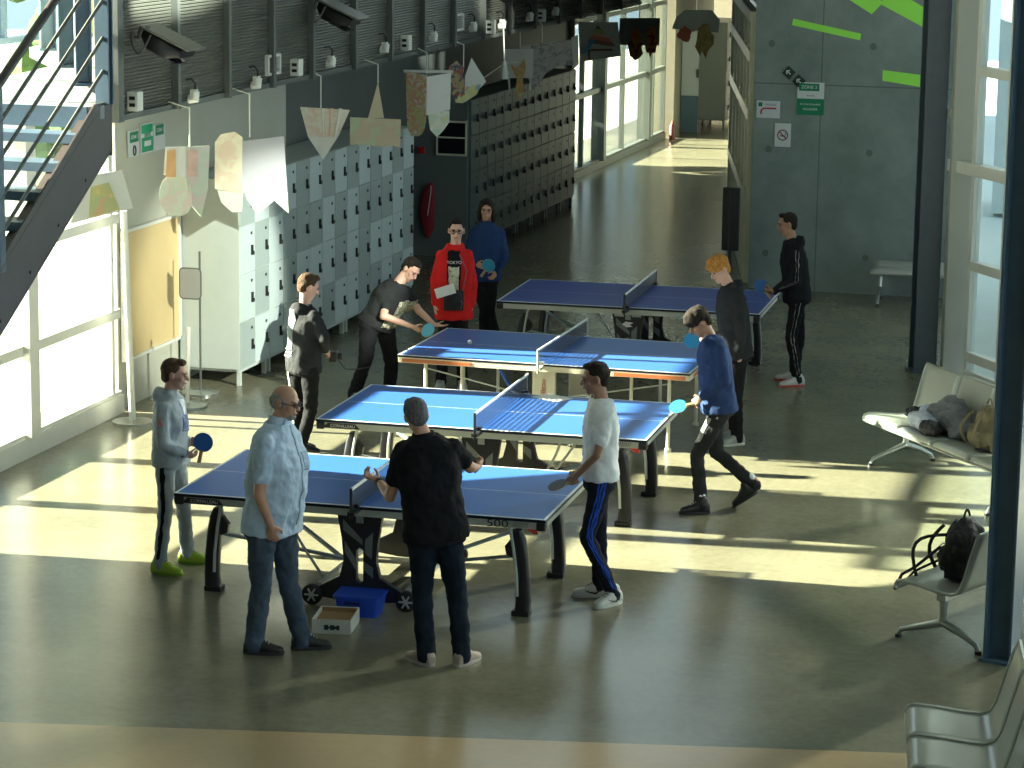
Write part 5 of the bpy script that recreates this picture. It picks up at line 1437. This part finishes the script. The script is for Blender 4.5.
# man in black seen from behind
I = person('man2', 'person with grey hair in a black polo shirt and dark jeans seen from behind', SKIN, hairm('pepper_hair', (.13, .13, .14)), BLACKC, cloth('dark_jeans', (.013, .02, .032), .35), mat('shoe_beige', (.42, .33, .28), .6), mat('sole_beige', (.45, .4, .35), .6),
           s=1.05, g=1.08, curlL=45, curlR=30, hem=.10, belly=.01, thumbL=(0, 0, 1), loose=.012)
J = I['J']
MB().loft([(J['neck'] - I['axis'] * .02, I['sxn'] * .086, I['fwd'] * .08), (J['neck'] + I['axis'] * .025, I['sxn'] * .07, I['fwd'] * .066)], 24).build('collar', BLACKC, parent=I['body'], smooth='auto')
MB().tube([J['wrL'] + (J['elL'] - J['wrL']).normalized() * .035, J['wrL'] + (J['elL'] - J['wrL']).normalized() * .01], .031, 14).build('wrist_watch', BLACK, parent=I['body'])

# boy in the white T-shirt
I = person('white', 'person in a white T-shirt and dark tracksuit trousers with blue side stripes', SKIN2, DKHAIR, WHITES, cloth('navy_track', (.016, .018, .028)), SHOEW, SOLEW,
           s=.98, g=.9, curlL=50, curlR=45, palmL=(0, .7, -.3), hem=.01, loose=.004, fold=.03)
BST = cloth('stripe_blue', (.03, .09, .5))
for off in (-.03, 0.0, .03):
    side_strip(I, 'L', BST, .02, off=off)
side_strip(I, 'R', BST, .05)
def swoosh(I, k, m):
    J = I['J']; he, to = J['he' + k], J['to' + k]; d = (to - he).normalized(); side = d.cross(V((0, 0, 1)))
    for sg in (-1, 1):
        MB().tube([he + d * .07 + side * sg * .05 + V((0, 0, .06)), he + d * .1 + side * sg * .052 + V((0, 0, .035)), he + d * .14 + side * sg * .052 + V((0, 0, .042)), he + d * .18 + side * sg * .05 + V((0, 0, .06))], [.003, .007, .005, .002], 6).build('shoe_mark', m, parent=I['body'])
swoosh(I, 'L', BLACK); swoosh(I, 'R', BLACK)

# walking boy in the blue sweatshirt
I = person('blue', 'person in a navy blue sweatshirt and black trousers stepping forward with a bat', SKIN2, DKHAIR, cloth('navy_sweatshirt', (.03, .055, .15)), BLACKC2, SHOEB, SOLEB,
           s=.98, g=.9, sleeve='long', hairstyle='puffy', curlL=48, curlR=40, palmL=(0, .8, -.3), socks=WHITES, hem=.1, loose=.012)
patch('thigh_sunlight', I['J']['hiL'].lerp(I['J']['knL'], .38) + I['fwd'] * .11, I['sxn'], (I['J']['hiL'] - I['J']['knL']).normalized(), .1, .22, cloth('sunlit_thigh_grey', (.42, .44, .42)), I['legs'], I['body'])  # pale patch paints sunlight onto the black trouser thigh

# ginger boy
I = person('ginger', 'person with ginger hair in a black jacket with a white sleeve panel', SKIN3, hairm('ginger_hair', (.5, .22, .05)), BLACKC2, BLACKC, mat('shoe_grey', (.36, .38, .36), .6), SOLEW,
           s=.98, g=.92, sleeve='long', hood=True, hairstyle='puffy', curlL=25, curlR=50, palmR=(0, -.6, .3), thumbR=(0, 0, 1), loose=.014)
J = I['J']
ribbon('sleeve_panel', [J['shR'].lerp(J['elR'], .3) + I['fwd'] * .08 - I['sxn'] * .02, J['elR'] + I['fwd'] * .08 - V((0, 0, .0)), J['elR'].lerp(J['wrR'], .4) + I['fwd'] * .06], V((0, 1, .3)), .1, WHITES, I['top'], I['body'])

# boy at the back by the concrete wall
I = person('back', 'person in a black tracksuit with thin white stripes and white trainers by the concrete wall', SKIN2, DKHAIR, cloth('black_track', (.012, .013, .017)), cloth('black_track_legs', (.012, .012, .014)), SHOEW, mat('sole_red', (.45, .05, .05), .6),
           s=1.0, g=.92, sleeve='long', hood=True, curlL=50, curlR=50, palmL=(0, .5, .6), palmR=(0, -.5, .6), loose=.012)
STR = cloth('thin_stripe_grey', (.4, .4, .4))
for off in (-.02, .03):
    side_strip(I, 'L', STR, .006, off=off); side_strip(I, 'L', STR, .006, off=off, target='top', name='sleeve_stripe')

# boy with the camera
I = person('cam', 'person in a black and grey jacket standing by the lockers holding a small black camera', SKIN3, BRHAIR, BLACKC2, BLACKC, SHOEB, SOLEW,
           s=.9, g=.9, sleeve='long', hood=True, curlL=40, curlR=45, loose=.016)
J = I['J']
patch('sunlit_back_panel', I['chest'] - I['axis'] * .12 - I['fwd'] * .16 - I['sxn'] * .06, I['sxn'], V((0, 0, 1)), .26, .36, cloth('jacket_panel_sun_grey', (.2, .23, .25)), I['top'], I['body'], shape=lambda v: .75 + .25 * v)  # grey jacket yoke, enlarged to paint in the sunlit back
for k in range(3):
    patch('panel_stripe', I['pel'] + I['axis'] * (.1 + .03 * k) - I['fwd'] * .16 - I['sxn'] * .06, I['sxn'], V((0, 0, 1)), .2, .01, TAPE, I['top'], I['body'], off=.007)
ribbon('trouser_sunlight', [J['hiL'] - I['fwd'] * .14 - I['sxn'] * .03 + V((0, 0, .0)), J['knL'] - I['fwd'] * .1 - I['sxn'] * .03, J['anL'].lerp(J['knL'], .5) - I['fwd'] * .1], I['sxn'], .1, cloth('trouser_sun_white', (.6, .62, .6)), I['legs'], I['body'])  # white strip paints sunlight onto the black trouser leg
p = (J['haL'] + J['haR']) / 2 + I['o0'] + V((.03, .02, -.02))
o = tag(root('camera_body', p, rad(10)), 'small black camera with a trailing strap held by the boy near the lockers', 'camera')
MB().box((0, 0, 0), (.07, .13, .09)).disc((.05, 0, 0), (1, 0, 0), .035, .05).build('body', BLACK, parent=o, bevel=.008)
MB().tube([(.03, .02, -.03), (.1, .03, -.12), (.2, .04, -.12), (.32, .06, -.1)], .006, 6).build('strap', BLACK, parent=o)

# crouching player
I = person('striker', 'person in a black T-shirt with a camouflage print leaning over the third table to serve', SKIN3, DKHAIR, cloth('black_tee', (.02, .022, .024)), BLACKC, SHOEB, SOLEW,
           s=.98, g=1.05, curlR=48, curlL=12, palmL=(0, 0, 1), palmR=(.3, .5, .3), hem=.12, loose=.012, thumbL=(.3, 1, 0))
CAMO = card_material('camouflage_print', (.12, .11, .07), [(.35, .32, .2), (.05, .06, .04), (.5, .47, .36)], 16, .9)
patch('chest_print', I['chest'] - I['axis'] * .17 + I['fwd'] * .17 + I['sxn'] * .0, I['sxn'], I['axis'], .25, .3, CAMO, I['top'], I['body'])
patch('hem_print', I['pel'] + I['axis'] * .06 + I['fwd'] * .17, I['sxn'], I['axis'], .26, .08, CAMO, I['top'], I['body'])

# boy in the red jacket
I = person('red', 'person in an open bright red jacket over a black T-shirt standing behind the third table', SKIN3, DKHAIR, cloth('red_jacket', (.62, .02, .02), .1), BLACKC, mat('shoe_pale_grey', (.42, .43, .43), .6), SOLEW,
           s=.96, g=.9, sleeve='long', hood=True, glasses=True, curlL=25, curlR=25, hem=.2, loose=.018)
J = I['J']; fw_ = I['fwd']
ts = patch('t_shirt', I['chest'] - I['axis'] * .22 + fw_ * .16, I['sxn'], V((0, 0, 1)), .15, .58, BLACKC, I['top'], I['body'], shape=lambda v: .85 + .25 * v, n=16)
patch('shirt_print', I['chest'] - I['axis'] * .22 + fw_ * .165, I['sxn'], V((0, 0, 1)), .11, .25, card_material('figure_print', (.06, .06, .05), [(.5, .48, .36), (.6, .58, .45)], 22, .9), I['top'], I['body'], off=.009)
rt_ = -I['sxn']
ux = Vector((0, 0, 1)); nx = fw_.normalized()
M3 = Matrix((rt_ if rt_.cross(ux).dot(nx) > 0 else -rt_, ux, nx)).transposed()
text_mesh('TOKYO', .042, 'lettering', TAPE, I['body'], I['chest'] - I['axis'] * .06 + fw_ * .152, M3, depth=.004)
o = tag(root('shoulder_bag', V((-7.43, 25.36, .93)) , rad(15)), 'small black shoulder bag worn in front by the person in red', 'bag')
lump('bag_body', [lambda q: q.box((0, 0, 0), (.2, .06, .2)), lambda q: q.ball((0, -.02, 0), (.1, .05, .1))], BAGB, .01, 3, .008, parent=o)
MB().tube([(.09, 0, .1), (.13, 0, .3), (.05, .03, .46)], .006, 6).tube([(.06, -.03, .09), (.085, -.05, -.02), (.07, -.04, -.09)], .004, 5).build('strap', GREYSTEEL, parent=o)
o = MB().box((0, 0, 0), (.2, .003, .1)).build('paper_card', MATS['paper_white'])
o.location = (-7.50, 25.30, 1.03); o.rotation_euler = (rad(-20), rad(-18), rad(15)); tag(o, 'white paper card in front of the black shoulder bag', 'paper')

# person with long hair in blue
I = person('girl', 'person with long dark hair in a dark blue sweater holding a blue bat', SKIN, hairm('long_dark_hair', (.03, .02, .016)), cloth('blue_sweater', (.02, .045, .13)), BLACKC, SHOEB, SOLEW,
           s=.92, g=.86, sleeve='long', hairstyle='long', curlR=50, curlL=30, loose=.014, thumbR=(0, 0, 1))

# ------------------------------------------------------------------ bats
BLUER = mat('bat_rubber_blue', (.02, .12, .38), .55)
CYANR = mat('bat_rubber_cyan', (.02, .28, .5), .5)
WOOD = mat('bat_wood', (.4, .25, .12), .5, var=.2)
def bat(center, hand_p, face_n, label, m, m2=None):
    c, h = V(center), V(hand_p)
    o = tag(root('table_tennis_bat', h), label, 'bat')
    c = c - h
    d = c.normalized()
    n = V(face_n); n = (n - d * n.dot(d)).normalized()
    x = d.cross(n)
    R = .074
    out = [(R * math.cos(2 * PI * k / 30), R * math.sin(2 * PI * k / 30)) for k in range(30)]
    MB().prism(out, c - n * .003, x, d, n * .006).build('blade', WOOD, parent=o)
    MB().prism([(a * .97, max(b, -.062)) for a, b in out], c + n * .003, x, d, n * .003).build('rubber', m, parent=o)
    MB().prism([(a * .97, max(b, -.062)) for a, b in out], c - n * .003, x, d, -n * .003).build('rubber', m2 or m, parent=o)
    MB().loft([(c - d * .07, x * .015, n * .009), (c - d * .09, x * .0135, n * .011), (c - d * .16, x * .016, n * .012)], 14, 3).build('handle', WOOD, parent=o, smooth='auto')
    return o
viewn = V((.25, -.95, .25))
bat((-7.25, 18.2, .985), (-7.275, 18.203, .875), viewn, 'blue bat held upright by the person in the grey tracksuit', BLUER)
bat((-4.545, 18.2, .862), (-4.46, 18.19, .885), (0.2, -.3, .9), 'bat held low over the table corner by the person in white', mat('bat_dark', (.03, .05, .12), .5), WHITEPL)
bat((-4.30, 21.235, .86), (-4.20, 21.245, .885), (-.1, -.6, .8), 'cyan bat held by the walking person in navy', CYANR)
bat((-4.73, 23.93, .93), (-4.62, 23.96, .95), (.25, -.9, .2), 'cyan bat held over the third table by the person with ginger hair', CYANR)
bat((-4.62, 26.93, .99), (-4.57, 26.92, .94), (.2, -.9, .3), 'blue bat held against the hand by the person in the black tracksuit', BLUER)
bat((-7.47, 24.62, .75), (-7.545, 24.65, .755), (.25, -.85, .4), 'pale cyan bat held by the crouching server at the third table', mat('bat_pale', (.1, .42, .62), .35))
bat((-7.66, 27.46, .97), (-7.76, 27.50, .83), viewn, 'blue bat held by the person with long hair', CYANR)
